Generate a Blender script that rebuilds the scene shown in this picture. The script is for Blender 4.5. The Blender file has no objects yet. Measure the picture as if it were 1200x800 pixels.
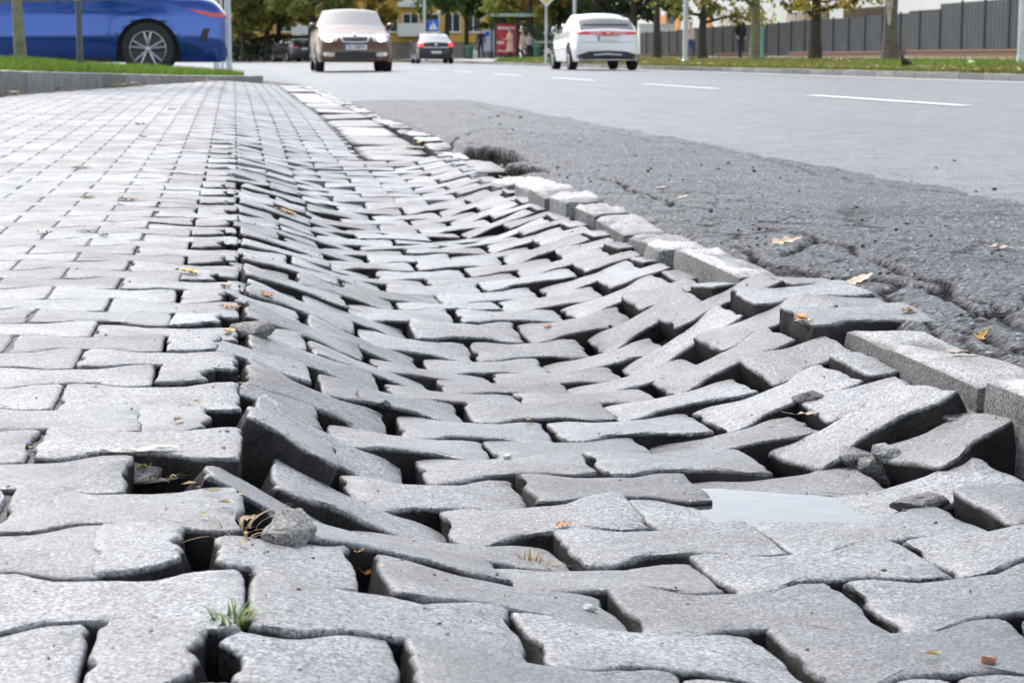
import bpy, bmesh, math, random
import numpy as np
from mathutils import Vector, Matrix, Euler, noise as mnoise
from mathutils.bvhtree import BVHTree

S = bpy.context.scene
C = S.collection
rad = math.radians

# ------------------------------------------------------------------ camera
CAM_H = 0.373
PSI, THETA, FPX = 8.131, 8.443, 2250.0
cam_d = bpy.data.cameras.new('camera')
cam = bpy.data.objects.new('camera', cam_d)
C.objects.link(cam)
cam.location = (0, 0, CAM_H)
cam.rotation_euler = (rad(90 - THETA), 0, rad(-PSI))
cam_d.sensor_width = 36.0
cam_d.sensor_fit = 'HORIZONTAL'
cam_d.lens = 36.0 * FPX / 1200.0
cam_d.clip_start = 0.05
cam_d.clip_end = 3000
cam_d.dof.use_dof = True
cam_d.dof.focus_distance = 2.1
cam_d.dof.aperture_fstop = 24.0
S.camera = cam

# ------------------------------------------------------------------ world, sun, exposure
SUN_EL, SUN_AZ = 47.0, -20.0          # azimuth from +Y towards +X (negative = towards the left)
w = bpy.data.worlds.new('World')
S.world = w
w.use_nodes = True
nt = w.node_tree
nt.nodes.clear()
wo = nt.nodes.new('ShaderNodeOutputWorld')
bg = nt.nodes.new('ShaderNodeBackground')
sky = nt.nodes.new('ShaderNodeTexSky')
sky.sky_type = 'NISHITA'
sky.sun_disc = False
sky.sun_elevation = rad(SUN_EL)
sky.sun_rotation = rad(SUN_AZ)
sky.dust_density = 1.5
sky.air_density = 1.0
sky.ozone_density = 1.0
hsv = nt.nodes.new('ShaderNodeHueSaturation')
hsv.inputs['Saturation'].default_value = 0.45
nt.links.new(sky.outputs[0], hsv.inputs['Color'])
nt.links.new(hsv.outputs[0], bg.inputs[0])
bg.inputs[1].default_value = 0.15
nt.links.new(bg.outputs[0], wo.inputs[0])

sun_d = bpy.data.lights.new('sun', 'SUN')
sun_d.energy = 1.5
sun_d.angle = rad(14)
sun_d.color = (1.0, 0.98, 0.955)
sun = bpy.data.objects.new('sun', sun_d)
C.objects.link(sun)
sd = Vector((math.sin(rad(SUN_AZ)) * math.cos(rad(SUN_EL)), math.cos(rad(SUN_AZ)) * math.cos(rad(SUN_EL)), math.sin(rad(SUN_EL))))
sun.rotation_euler = (-sd).to_track_quat('-Z', 'Y').to_euler()
sun.location = sd * 60

S.view_settings.view_transform = 'Standard'
S.view_settings.look = 'None'
S.view_settings.gamma = 1.0
S.view_settings.use_curve_mapping = False
S.view_settings.exposure = 1.15
S.render.engine = 'CYCLES'

# ------------------------------------------------------------------ helpers
def cam_basis():
    m = cam.rotation_euler.to_matrix()
    return m @ Vector((1, 0, 0)), m @ Vector((0, 1, 0)), m @ Vector((0, 0, -1))
RX, UP, FW = cam_basis()

def G(px, py, z=0.0):
    """world point on the level z that the photograph shows at px, py"""
    d = FW * FPX + RX * (px - 600) + UP * (400 - py)
    t = (z - CAM_H) / d.z
    return Vector((0, 0, CAM_H)) + d * t

def at(px, Y, z=0.0):
    """world point at distance Y and level z, below image column px"""
    X = (px - 275.0) / FPX * Y
    for _ in range(4):
        p = Vector((X, Y, z - CAM_H))
        q = p.dot(RX) / p.dot(FW) * FPX + 600
        X += (px - q) * Y / FPX
    return Vector((X, Y, z))

def sstep(a, b, x):
    t = np.clip((x - a) / (b - a), 0, 1)
    return t * t * (3 - 2 * t)

def hash2(ix, iy, s=0):
    n = np.sin(ix * 127.1 + iy * 311.7 + s * 74.7) * 43758.5453
    return n - np.floor(n)

def vnoise(x, y, s=0):
    x = np.asarray(x, float); y = np.asarray(y, float)
    ix = np.floor(x); iy = np.floor(y)
    fx = x - ix; fy = y - iy
    fx = fx * fx * (3 - 2 * fx); fy = fy * fy * (3 - 2 * fy)
    a = hash2(ix, iy, s); b = hash2(ix + 1, iy, s); c = hash2(ix, iy + 1, s); d = hash2(ix + 1, iy + 1, s)
    return (a + (b - a) * fx) * (1 - fy) + (c + (d - c) * fx) * fy - 0.5

def fbm(x, y, s=0, o=4):
    r = 0; a = 1.0
    for k in range(o):
        r = r + a * vnoise(x * 2 ** k + 17.3 * k, y * 2 ** k - 9.1 * k, s + k)
        a *= 0.5
    return r

def tag(o, label=None, cat=None, group=None, kind=None):
    if label: o['label'] = label
    if cat: o['category'] = cat
    if group: o['group'] = group
    if kind: o['kind'] = kind
    return o

def empty(name, loc=(0, 0, 0), rz=0.0):
    o = bpy.data.objects.new(name, None)
    C.objects.link(o)
    o.location = loc
    o.rotation_euler = (0, 0, rz)
    o.empty_display_size = 0.1
    return o

def link_mesh(name, me, mats=None, parent=None, loc=None, rot=None):
    o = bpy.data.objects.new(name, me)
    C.objects.link(o)
    if mats is not None and not me.materials:
        for m in (mats if isinstance(mats, (list, tuple)) else [mats]):
            me.materials.append(m)
    if parent: o.parent = parent
    if loc is not None: o.location = loc
    if rot is not None: o.rotation_euler = rot
    return o

def mesh_py(name, v, f, smooth=False, mi=None):
    me = bpy.data.meshes.new(name)
    me.from_pydata([tuple(p) for p in v], [], f)
    if smooth:
        me.polygons.foreach_set('use_smooth', [True] * len(me.polygons))
    if mi is not None:
        me.polygons.foreach_set('material_index', mi)
    me.update()
    return me

class MB:
    """collects shapes of ONE part"""
    def __init__(self): self.v = []; self.f = []
    def add(self, v, f):
        n = len(self.v); self.v += [Vector(p) for p in v]; self.f += [tuple(i + n for i in q) for q in f]
        return self
    def box(self, a, b, bev=0.0):
        bm = bmesh.new(); bmesh.ops.create_cube(bm, size=1)
        a = Vector(a); b = Vector(b)
        for q in bm.verts: q.co = Vector(((a[k] + b[k]) / 2 + q.co[k] * (b[k] - a[k]) for k in range(3)))
        if bev: bmesh.ops.bevel(bm, geom=bm.edges[:] , offset=bev, segments=2, affect='EDGES', profile=0.6)
        bm.verts.index_update()
        self.add([q.co.copy() for q in bm.verts], [[x.index for x in q.verts] for q in bm.faces]); bm.free()
        return self
    def tube(self, pts, rads, n=10, cap=True):
        pts = [Vector(p) for p in pts]; v = []; f = []
        if not isinstance(rads, (list, tuple)): rads = [rads] * len(pts)
        up = Vector((0, 0, 1))
        for i, p in enumerate(pts):
            t = (pts[min(i + 1, len(pts) - 1)] - pts[max(i - 1, 0)]).normalized()
            a = t.cross(up)
            if a.length < 0.05: a = t.cross(Vector((1, 0, 0)))
            a.normalize(); b = a.cross(t).normalized()
            for k in range(n):
                an = 2 * math.pi * k / n
                v.append(p + (a * math.cos(an) + b * math.sin(an)) * rads[i])
        for i in range(len(pts) - 1):
            for k in range(n):
                f.append((i * n + k, i * n + (k + 1) % n, (i + 1) * n + (k + 1) % n, (i + 1) * n + k))
        if cap:
            f.append(tuple(range(n))); f.append(tuple(range((len(pts) - 1) * n + n - 1, (len(pts) - 1) * n - 1, -1)))
        return self.add(v, f)
    def lathe(self, prof, n=24, axis='z', c=(0, 0, 0)):
        v = []; f = []; c = Vector(c)
        for (r, h) in prof:
            for k in range(n):
                an = 2 * math.pi * k / n
                p = Vector((r * math.cos(an), r * math.sin(an), h))
                if axis == 'y': p = Vector((p.x, p.z, p.y))
                if axis == 'x': p = Vector((p.z, p.x, p.y))
                v.append(c + p)
        for i in range(len(prof) - 1):
            for k in range(n):
                f.append((i * n + k, i * n + (k + 1) % n, (i + 1) * n + (k + 1) % n, (i + 1) * n + k))
        return self.add(v, f)
    def prism(self, outline, a, b, axis='y'):
        n = len(outline); v = []
        for h in (a, b):
            for (p, q) in outline:
                v.append({'y': (p, h, q), 'x': (h, p, q), 'z': (p, q, h)}[axis])
        f = [tuple(range(n)), tuple(range(2 * n - 1, n - 1, -1))]
        for k in range(n): f.append((k, (k + 1) % n, n + (k + 1) % n, n + k))
        return self.add(v, f)
    def mesh(self, name, smooth=False):
        me = mesh_py(name, self.v, self.f)
        bm = bmesh.new(); bm.from_mesh(me)
        bmesh.ops.recalc_face_normals(bm, faces=bm.faces[:])
        bm.to_mesh(me); bm.free()
        if smooth:
            me.polygons.foreach_set('use_smooth', [True] * len(me.polygons))
            me.set_sharp_from_angle(angle=rad(38))
        return me
    def build(self, name, mat, parent=None, loc=None, rot=None, smooth=False):
        return link_mesh(name, self.mesh(name, smooth), mat, parent, loc, rot)

def copy_tree(o, parent=None):
    c = o.copy(); C.objects.link(c); c.parent = parent
    for ch in list(o.children): copy_tree(ch, c)
    return c

# ------------------------------------------------------------------ materials
class NT:
    def __init__(self, name):
        self.m = bpy.data.materials.new(name); self.m.use_nodes = True
        self.t = self.m.node_tree; self.b = self.t.nodes['Principled BSDF']
    def n(self, kind, **kw):
        x = self.t.nodes.new(kind)
        for k, v in kw.items():
            if k.startswith('i_'):
                key = k[2:]
                key = int(key) if key.isdigit() else key.replace('_', ' ')
                x.inputs[key].default_value = v
            else: setattr(x, k, v)
        return x
    def l(self, a, b): self.t.links.new(a, b); return self
    def math(self, op, a, b=None, c=None, clamp=False):
        x = self.t.nodes.new('ShaderNodeMath'); x.operation = op; x.use_clamp = clamp
        for i, q in enumerate((a, b, c)):
            if q is None: continue
            if isinstance(q, (int, float)): x.inputs[i].default_value = q
            else: self.l(q, x.inputs[i])
        return x.outputs[0]
    def mix(self, f, a, b, mode='MIX'):
        x = self.t.nodes.new('ShaderNodeMix'); x.data_type = 'RGBA'; x.blend_type = mode
        for s, q in ((x.inputs[0], f), (x.inputs[6], a), (x.inputs[7], b)):
            if isinstance(q, (int, float)): s.default_value = q
            elif isinstance(q, (tuple, list)): s.default_value = tuple(q) + ((1,) if len(q) == 3 else ())
            else: self.l(q, s)
        return x.outputs[2]
    def ramp(self, f, stops, interp='LINEAR'):
        x = self.t.nodes.new('ShaderNodeValToRGB'); x.color_ramp.interpolation = interp
        e = x.color_ramp.elements
        while len(e) < len(stops): e.new(0.5)
        for q, (p, c) in zip(e, stops):
            q.position = p
            q.color = (c, c, c, 1) if isinstance(c, (int, float)) else tuple(c) + (1,)
        self.l(f, x.inputs[0]); return x.outputs[0]
    def noise(self, vec, scale, detail=3, rough=0.55):
        x = self.n('ShaderNodeTexNoise'); x.inputs['Scale'].default_value = scale
        x.inputs['Detail'].default_value = detail; x.inputs['Roughness'].default_value = rough
        if vec is not None: self.l(vec, x.inputs['Vector'])
        return x.outputs[0]
    def voro(self, vec, scale, feat='F1', out=0, rnd=1.0):
        x = self.n('ShaderNodeTexVoronoi'); x.feature = feat; x.inputs['Scale'].default_value = scale
        x.inputs['Randomness'].default_value = rnd
        if vec is not None: self.l(vec, x.inputs['Vector'])
        return x.outputs[out]
    def bump(self, h, strength=0.3, dist=0.01, prev=None):
        x = self.n('ShaderNodeBump'); x.inputs['Strength'].default_value = strength; x.inputs['Distance'].default_value = dist
        self.l(h, x.inputs['Height'])
        if prev is not None: self.l(prev, x.inputs['Normal'])
        return x.outputs[0]
    def set(self, col=None, rough=None, normal=None, **kw):
        for key, q in (('Base Color', col), ('Roughness', rough), ('Normal', normal)):
            if q is None: continue
            s = self.b.inputs[key]
            if isinstance(q, (int, float)): s.default_value = q
            elif isinstance(q, (tuple, list)): s.default_value = tuple(q) + ((1,) if len(q) == 3 else ())
            else: self.l(q, s)
        for k, v in kw.items(): self.b.inputs[k.replace('_', ' ')].default_value = v
        return self.m

def simple(name, col, rough=0.6, metal=0.0, var=0.15, scale=8.0, bump=0.0, spec=0.5, coat=0.0):
    t = NT(name)
    co = t.n('ShaderNodeTexCoord').outputs['Object']
    f = t.noise(co, scale, 4)
    c = t.mix(t.ramp(f, [(0.3, 0.0), (0.7, 1.0)]), tuple(k * (1 - var) for k in col), tuple(min(1, k * (1 + var)) for k in col))
    nrm = t.bump(t.noise(co, scale * 6, 3), bump, 0.01) if bump else None
    return t.set(c, rough, nrm, Metallic=metal, Specular_IOR_Level=spec, Coat_Weight=coat)

def concrete_nodes(t, co, rnd, base, fleck=1.0, wet=None, rough=0.62):
    """grey cast concrete: sandy grain, white and dark aggregate, blotches"""
    big = t.noise(co, 9, 4, 0.6)
    mid = t.noise(co, 55, 4, 0.65)
    fine = t.noise(co, 330, 3, 0.7)
    tone = t.math('ADD', t.math('MULTIPLY', t.math('SUBTRACT', rnd, 0.5), 0.75), 1.0)
    a = t.math('ADD', t.math('MULTIPLY', big, 0.55), 0.72)
    b = t.math('ADD', t.math('MULTIPLY', mid, 0.5), 0.75)
    gr = t.n('ShaderNodeTexVoronoi'); gr.inputs['Scale'].default_value = 420; t.l(co, gr.inputs['Vector'])
    gs = t.n('ShaderNodeSeparateColor'); t.l(gr.outputs['Color'], gs.inputs[0])
    c = t.math('ADD', t.math('MULTIPLY', fine, 1.0), t.math('MULTIPLY', gs.outputs[0], 1.25))
    c = t.math('ADD', c, -0.12)
    k = t.math('MULTIPLY', t.math('MULTIPLY', tone, a), t.math('MULTIPLY', b, c))
    vm = t.n('ShaderNodeVectorMath', operation='SCALE'); vm.inputs[0].default_value = base
    t.l(k, vm.inputs['Scale'])
    col = vm.outputs[0]
    # white grains and dark pores; cell colour decides which cells are grains
    vo = t.n('ShaderNodeTexVoronoi'); vo.inputs['Scale'].default_value = 190
    t.l(co, vo.inputs['Vector'])
    sep = t.n('ShaderNodeSeparateColor'); t.l(vo.outputs['Color'], sep.inputs[0])
    rad_ = t.math('MULTIPLY', sep.outputs[1], 0.42)
    inside = t.math('LESS_THAN', vo.outputs['Distance'], rad_)
    white = t.math('MULTIPLY', t.math('GREATER_THAN', sep.outputs[0], 0.80), inside)
    dark = t.math('MULTIPLY', t.math('LESS_THAN', sep.outputs[0], 0.24), inside)
    col = t.mix(t.math('MULTIPLY', white, 0.5 * fleck), col, (0.62, 0.61, 0.58))
    col = t.mix(t.math('MULTIPLY', dark, 0.55), col, (0.06, 0.06, 0.065))
    h = t.math('ADD', t.math('ADD', t.math('MULTIPLY', fine, 0.5), t.math('MULTIPLY', gs.outputs[1], 0.35)), t.math('ADD', t.math('MULTIPLY', mid, 0.8), t.math('MULTIPLY', dark, -0.22)))
    return col, h

def stone_mat(name, base, use_attr=False, fleck=1.0, rough=(0.42, 0.75), strength=0.55, soil_shade_amt=1.0, wet=0.0):
    t = NT(name)
    tc = t.n('ShaderNodeTexCoord')
    if use_attr:
        co = tc.outputs['Object']
        rnd = t.n('ShaderNodeAttribute', attribute_name='rnd').outputs['Fac']
    else:
        oi = t.n('ShaderNodeObjectInfo')
        rnd = oi.outputs['Random']
        va = t.n('ShaderNodeVectorMath', operation='ADD')
        t.l(tc.outputs['Object'], va.inputs[0])
        cb = t.n('ShaderNodeCombineXYZ')
        t.l(t.math('MULTIPLY', rnd, 37.0), cb.inputs[0]); t.l(t.math('MULTIPLY', rnd, 11.3), cb.inputs[1])
        t.l(cb.outputs[0], va.inputs[1]); co = va.outputs[0]
    col, h = concrete_nodes(t, co, rnd, base, fleck)
    # flanks of each piece (below the arris): dirt film with the gaps' shade painted in, brownish stains by noise
    st = t.ramp(t.noise(co, 5, 3), [(0.45, 0.0), (0.75, 1.0)])
    col = t.mix(t.math('MULTIPLY', st, 0.35), col, (0.15, 0.135, 0.115))
    if not use_attr:
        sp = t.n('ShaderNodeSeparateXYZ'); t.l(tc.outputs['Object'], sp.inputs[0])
        soil_shade = t.ramp(t.math('ADD', t.math('MULTIPLY', sp.outputs[2], 110.0), t.math('ADD', t.math('MULTIPLY', t.noise(co, 45, 4), 0.7), 0.42)), [(0.15, 0.93), (0.6, 0.0)])
        col = t.mix(t.math('MULTIPLY', soil_shade, soil_shade_amt), col, t.mix(t.ramp(t.noise(co, 25, 4), [(0.4, 0.0), (0.7, 1.0)]), (0.005, 0.005, 0.0045), (0.026, 0.024, 0.021)))
    r = t.math('ADD', t.math('MULTIPLY', t.noise(co, 14, 3), rough[1] - rough[0]), rough[0] + 0.02)
    # worn, grimy blotches and damp areas that run across neighbouring stones
    gp = t.n('ShaderNodeNewGeometry').outputs['Position']
    grime = t.ramp(t.noise(gp, 7.0, 5, 0.65), [(0.42, 0.0), (0.68, 1.0)])
    col = t.mix(t.math('MULTIPLY', grime, 0.42), col, (0.085, 0.082, 0.078))
    damp = t.math('MULTIPLY', t.ramp(t.noise(gp, 2.3, 4, 0.6), [(0.50, 0.0), (0.60, 1.0)]), wet)
    col = t.mix(t.math('MULTIPLY', damp, 0.45), col, t.mix(1.0, col, (0.45, 0.45, 0.46), 'MULTIPLY'))
    r = t.math('SUBTRACT', r, t.math('MULTIPLY', damp, 0.28))
    m_ = t.set(col, r, t.bump(h, strength, 0.004), Specular_IOR_Level=0.5)
    if not use_attr: t.l(t.math('MULTIPLY', t.math('SUBTRACT', 1.0, t.math('MULTIPLY', soil_shade, soil_shade_amt)), 0.5), t.b.inputs['Specular IOR Level'])
    return m_

M = {}
M['stone'] = stone_mat('paving_concrete', (0.195, 0.196, 0.200), rough=(0.36, 0.72), wet=1.0)
M['stone_far'] = stone_mat('paving_concrete_far', (0.215, 0.216, 0.222), True, strength=0.3, wet=0.5)
M['stone_white'] = stone_mat('white_painted_concrete', (0.62, 0.62, 0.61), fleck=0.4)
M['kerb'] = stone_mat('kerb_granite', (0.44, 0.435, 0.42), fleck=0.7, strength=0.9, soil_shade_amt=0.6)
M['kerb_far'] = stone_mat('kerb_concrete', (0.25, 0.243, 0.225), fleck=0.3, soil_shade_amt=0.15)
M['slab'] = stone_mat('pale_slab', (0.36, 0.36, 0.355), fleck=0.3)
# ================================================================== PAVEMENT
P, L = 0.1385, 0.2                       # row pitch and stone length
ROW0 = 1.60
DY = [0.6, 1.2, 1.5, 1.85, 2.3, 3.0, 4.0, 5.0, 6.0, 7.0, 8.0, 10.0, 12.0]
DD = [0.055, 0.065, 0.076, 0.098, 0.112, 0.112, 0.105, 0.10, 0.095, 0.078, 0.05, 0.02, 0.0]
KDY = [1.2, 2.0, 2.5, 2.7, 3.12, 3.35, 4.0, 5.5, 6.5, 7.5, 9.0, 11.0]
KDD = [0.03, 0.035, 0.022, 0.0, 0.0, 0.020, 0.026, 0.026, 0.022, 0.016, 0.01, 0.0]
KX = 0.838                               # inner edge of the road kerb

def rise(x, y):
    return 0.115 * sstep(3.0, 15.0, y) * (1 - sstep(-0.3, 0.75, x))

def hgt(x, y):
    d = np.interp(y, DY, DD) * (1 + 0.35 * fbm(x * 2.1, y * 1.3, 5, 2))
    wob = 0.03 * vnoise(y * 1.7, 0.5, 3)
    left = sstep(-0.06 + wob, 0.19 + wob + 0.12 * sstep(2.1, 3.2, y) + 0.26 * (1 - sstep(1.3, 1.85, y)), x)
    right = 1 - sstep(0.57 + wob, 0.89, x)
    z = -d * left * right - np.interp(y, KDY, KDD) * (1 - right) * left
    sag = -0.012 * sstep(-0.32, -0.02, x) * (1 - sstep(0.0, 0.1, x)) * sstep(2.2, 3.0, y) * (1 - sstep(7, 9, y))
    return z + sag + rise(x, y)

def chaikin(p, n=2):
    for _ in range(n):
        q = []
        for i in range(len(p)):
            a = p[i]; b = p[(i + 1) % len(p)]
            q.append((a[0] * .75 + b[0] * .25, a[1] * .75 + b[1] * .25)); q.append((a[0] * .25 + b[0] * .75, a[1] * .25 + b[1] * .75))
        p = q
    return p

def resample(p, n):
    p = [Vector((a, b)) for a, b in p]; d = [0]
    for i in range(len(p)): d.append(d[-1] + (p[(i + 1) % len(p)] - p[i]).length)
    out = []; j = 0
    for k in range(n):
        s = d[-1] * k / n
        while d[j + 1] < s: j += 1
        u = (s - d[j]) / max(1e-9, d[j + 1] - d[j])
        out.append(p[j].lerp(p[(j + 1) % len(p)], u))
    return out

W1, W0, HX = 0.0821, 0.0550, 0.0985
def bone(x):
    a = abs(x)
    return W1 if a > 0.064 else (W0 if a < 0.036 else W0 + (W1 - W0) * (a - 0.036) / 0.028)

def outline(x0=-HX, x1=HX, rng=None, jag=0.0, side=0):
    """bone-shaped paving stone between x0 and x1; jag: how ragged the broken end is"""
    xs = sorted({x0, x1, *[k for k in (-0.066, -0.034, 0.034, 0.066) if x0 + .004 < k < x1 - .004]})
    lo = [(x, -bone(x)) for x in xs]; hi = [(x, bone(x)) for x in reversed(xs)]
    p = lo; r = rng
    if jag and side > 0:
        wv = bone(x1); p = p + [(x1 + r.uniform(-jag, jag), wv * t) for t in (-.62, -.3, .05, .35, .66)]
    p = p + hi
    if jag and side < 0:
        wv = bone(x0); p = p + [(x0 + r.uniform(-jag, jag), wv * t) for t in (.66, .35, .05, -.3, -.62)]
    # tiny corner cut before smoothing keeps straight ends
    dens = []
    for i in range(len(p)):
        a = Vector(p[i]); b = Vector(p[(i + 1) % len(p)]); n = max(1, int((b - a).length / 0.014))
        for k in range(n): dens.append(tuple(a.lerp(b, k / n)))
    return chaikin(dens, 2)

def stone_mesh(name, pts, rng, n=64, thick=0.08, rings=None, rough=0.0007, chips=4, jagx=None):
    pl = resample(pts, n)
    cx = sum(p.x for p in pl) / n; cy = sum(p.y for p in pl) / n
    nor = []
    for i in range(n):
        t = (pl[(i + 1) % n] - pl[i - 1]).normalized(); nor.append(Vector((t.y, -t.x)))
    for _ in range(2): nor = [(nor[i - 1] + nor[i] * 2 + nor[(i + 1) % n]).normalized() for i in range(n)]
    rings = rings or [(0.003, -thick), (0.0, -0.030), (0.0, -0.0055), (0.0006, -0.0028), (0.0018, -0.0011), (0.0036, -0.0003), (0.0065, 0.0)]
    CI = (0, .3, .9, 1, .9, .6, .15); CZ = (0, 0, .5, .9, .9, .6, .12)
    ch = [(rng.uniform(0, n), rng.uniform(0.6, 2.0), rng.uniform(0.0015, 0.0075)) for _ in range(chips)]
    so = rng.uniform(0, 90)
    v = []; f = []
    for k, (ins, z) in enumerate(rings):
        for i in range(n):
            c = 0
            for (ci, cw, cd) in ch:
                dd = min(abs(i - ci), n - abs(i - ci)); c += cd * math.exp(-(dd / cw) ** 2)
            p = pl[i] - nor[i] * (ins + c * CI[k])
            q = Vector((p.x * 60 + so, p.y * 60, z * 60))
            e = mnoise.noise(q) * rough * 2.2 + mnoise.noise(q * 3.1) * rough
            if jagx is not None:
                m = jagx(pl[i].x)
                e += m * (mnoise.noise(q * 0.4 + Vector((9, 9, 9))) * 0.009 + mnoise.noise(q * 0.95) * 0.0035)
            p = p + nor[i] * e
            zz = z - c * CZ[k] * 1.2 + (mnoise.noise(q * 0.6) * rough * 0.9 if k >= 3 else 0)
            v.append((p.x, p.y, zz))
    R = len(rings)
    for (sx, dz) in ((0.66, 0.0003), (0.3, 0.0)):
        for i in range(n):
            p = Vector((cx + (pl[i].x - cx) * sx, cy + (pl[i].y - cy) * sx))
            q = Vector((p.x * 30 + so, p.y * 30, 2))
            v.append((p.x, p.y, dz + mnoise.noise(q) * rough * 1.3))
        R += 1
    v.append((cx, cy, 0.0))
    for k in range(R - 1):
        for i in range(n):
            f.append((k * n + i, k * n + (i + 1) % n, (k + 1) * n + (i + 1) % n, (k + 1) * n + i))
    for i in range(n): f.append(((R - 1) * n + i, (R - 1) * n + (i + 1) % n, R * n))
    me = mesh_py(name, v, f, True)
    me.set_sharp_from_angle(angle=rad(50))
    return me

rng = random.Random(7)
pavement_bed = None
FULL = [stone_mesh('paving_stone', outline(), rng, chips=rng.choice((3, 5, 7, 9, 11))) for _ in range(14)]
W1, W0, HX = 0.0824, 0.0553, 0.0990
FLAT = [stone_mesh('paving_stone', outline(), rng, chips=rng.choice((0, 1, 2, 3)), rough=0.0005) for _ in range(8)]
W1, W0, HX = 0.0821, 0.0550, 0.0985
LEFTB = [stone_mesh('paving_stone', outline(-HX, -0.03 + rng.uniform(-.015, .012), rng, 0.007, 1), rng, 48, chips=3,
                    jagx=lambda x: 1.0 if x > -0.055 else 0.0) for _ in range(5)]
RIGHTB = [stone_mesh('paving_stone', outline(-0.022 + rng.uniform(-.015, .015), HX, rng, 0.008, -1), rng, 48, chips=3,
                     jagx=lambda x: 1.0 if x < 0.0 else 0.0) for _ in range(5)]
KCUT = {}
def kerb_cut(w):
    k = round(w, 2)
    if k not in KCUT: KCUT[k] = stone_mesh('paving_stone', outline(-HX, -HX + k, rng, 0.004, 1), rng, 48, chips=3)
    return KCUT[k]

LOWR = [(0.002, -0.06), (0.0, -0.004), (0.002, -0.0006), (0.006, 0.0)]
def low_stone(x0, x1):
    pl = resample(outline(x0, x1), 26); n = len(pl); v = []; f = []
    nor = []
    for i in range(n):
        t = (pl[(i + 1) % n] - pl[i - 1]).normalized(); nor.append(Vector((t.y, -t.x)))
    for (ins, z) in LOWR:
        for i in range(n):
            p = pl[i] - nor[i] * ins; v.append((p.x, p.y, z))
    for k in range(3):
        for i in range(n): f.append((k * n + i, k * n + (i + 1) % n, (k + 1) * n + (i + 1) % n, (k + 1) * n + i))
    f.append(tuple(range(3 * n, 4 * n)))
    return v, f
LOWFULL = low_stone(-HX, HX)

# kerb of the left verge: line the pavement ends at
IA, IB = Vector((-1.62, 13.0)), Vector((0.40, 24.6))
def isl_x(y):
    """pavement ends left of this line"""
    t = (y - IA.y) / (IB.y - IA.y)
    return IA.x + (IB.x - IA.x) * t if y > 11.0 else -1e9

pave = bpy.data.objects.new('pavement', bpy.data.meshes.new('pavement'))
C.objects.link(pave)
pave['kind'] = 'structure'

def place(x, y, r2=None, tilt=1.0):
    ax, ay = 0.075, 0.045
    hl, hr, hd, hu = hgt(x - ax, y), hgt(x + ax, y), hgt(x, y - ay), hgt(x, y + ay)
    z = (hl + hr + hd + hu) / 4
    ry = -math.atan2(hr - hl, 2 * ax) * tilt
    rx = math.atan2(hu - hd, 2 * ay) * tilt
    return float(z), float(rx), float(ry)

# stones moved by hand: (row, index, piece): dx, dy, z, rx, ry, rz in degrees (added), None leaves it out
HERO = {
    (3, 0, 'R'): (0.006, -0.004, 0.016, -7, 5, -5),
    (1, 0, 'R'): (-0.004, -0.002, 0.002, -5, 1, -4),
    (1, 0, 'L'): (-0.010, 0.0, -0.030, 0, -3, 0),
    (3, 0, 'L'): (-0.012, 0.0, -0.004, 2, -2, 1),
    (-1, 0, 'R'): (-0.015, 0.0, 0.004, 0, -4, -2),
    (-1, 0, 'L'): (-0.018, 0.004, -0.003, 0, 0, 3),
    (0, 0, 'F'): (0.02, -0.002, -0.002, -2, -3, -3),
    (2, 0, 'F'): (0.014, -0.004, -0.006, -3, 0, -3),
    (3, 2, 'F'): (0.0, 0.0, -0.004, 0, 1, 0), (2, 2, 'F'): (0.0, 0.0, -0.010, 0, 2, 0),
    (3, 3, 'F'): (0.0, 0.0, -0.006, 0, -1, 0),
    (2, 3, 'F'): (0.0, 0.01, -0.014, 2, 0, 3),
    (3, 4, 'K'): (0.01, 0.02, 0.014, -9, -10, 16),
    (4, 3, 'F'): (0.02, 0.01, 0.01, -3, -9, 9),
    (2, 4, 'K'): None,
}
cand = []                                # (importance, builder args)
rngp = random.Random(21)
NROW = int((25.5 - ROW0) / P)
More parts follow.
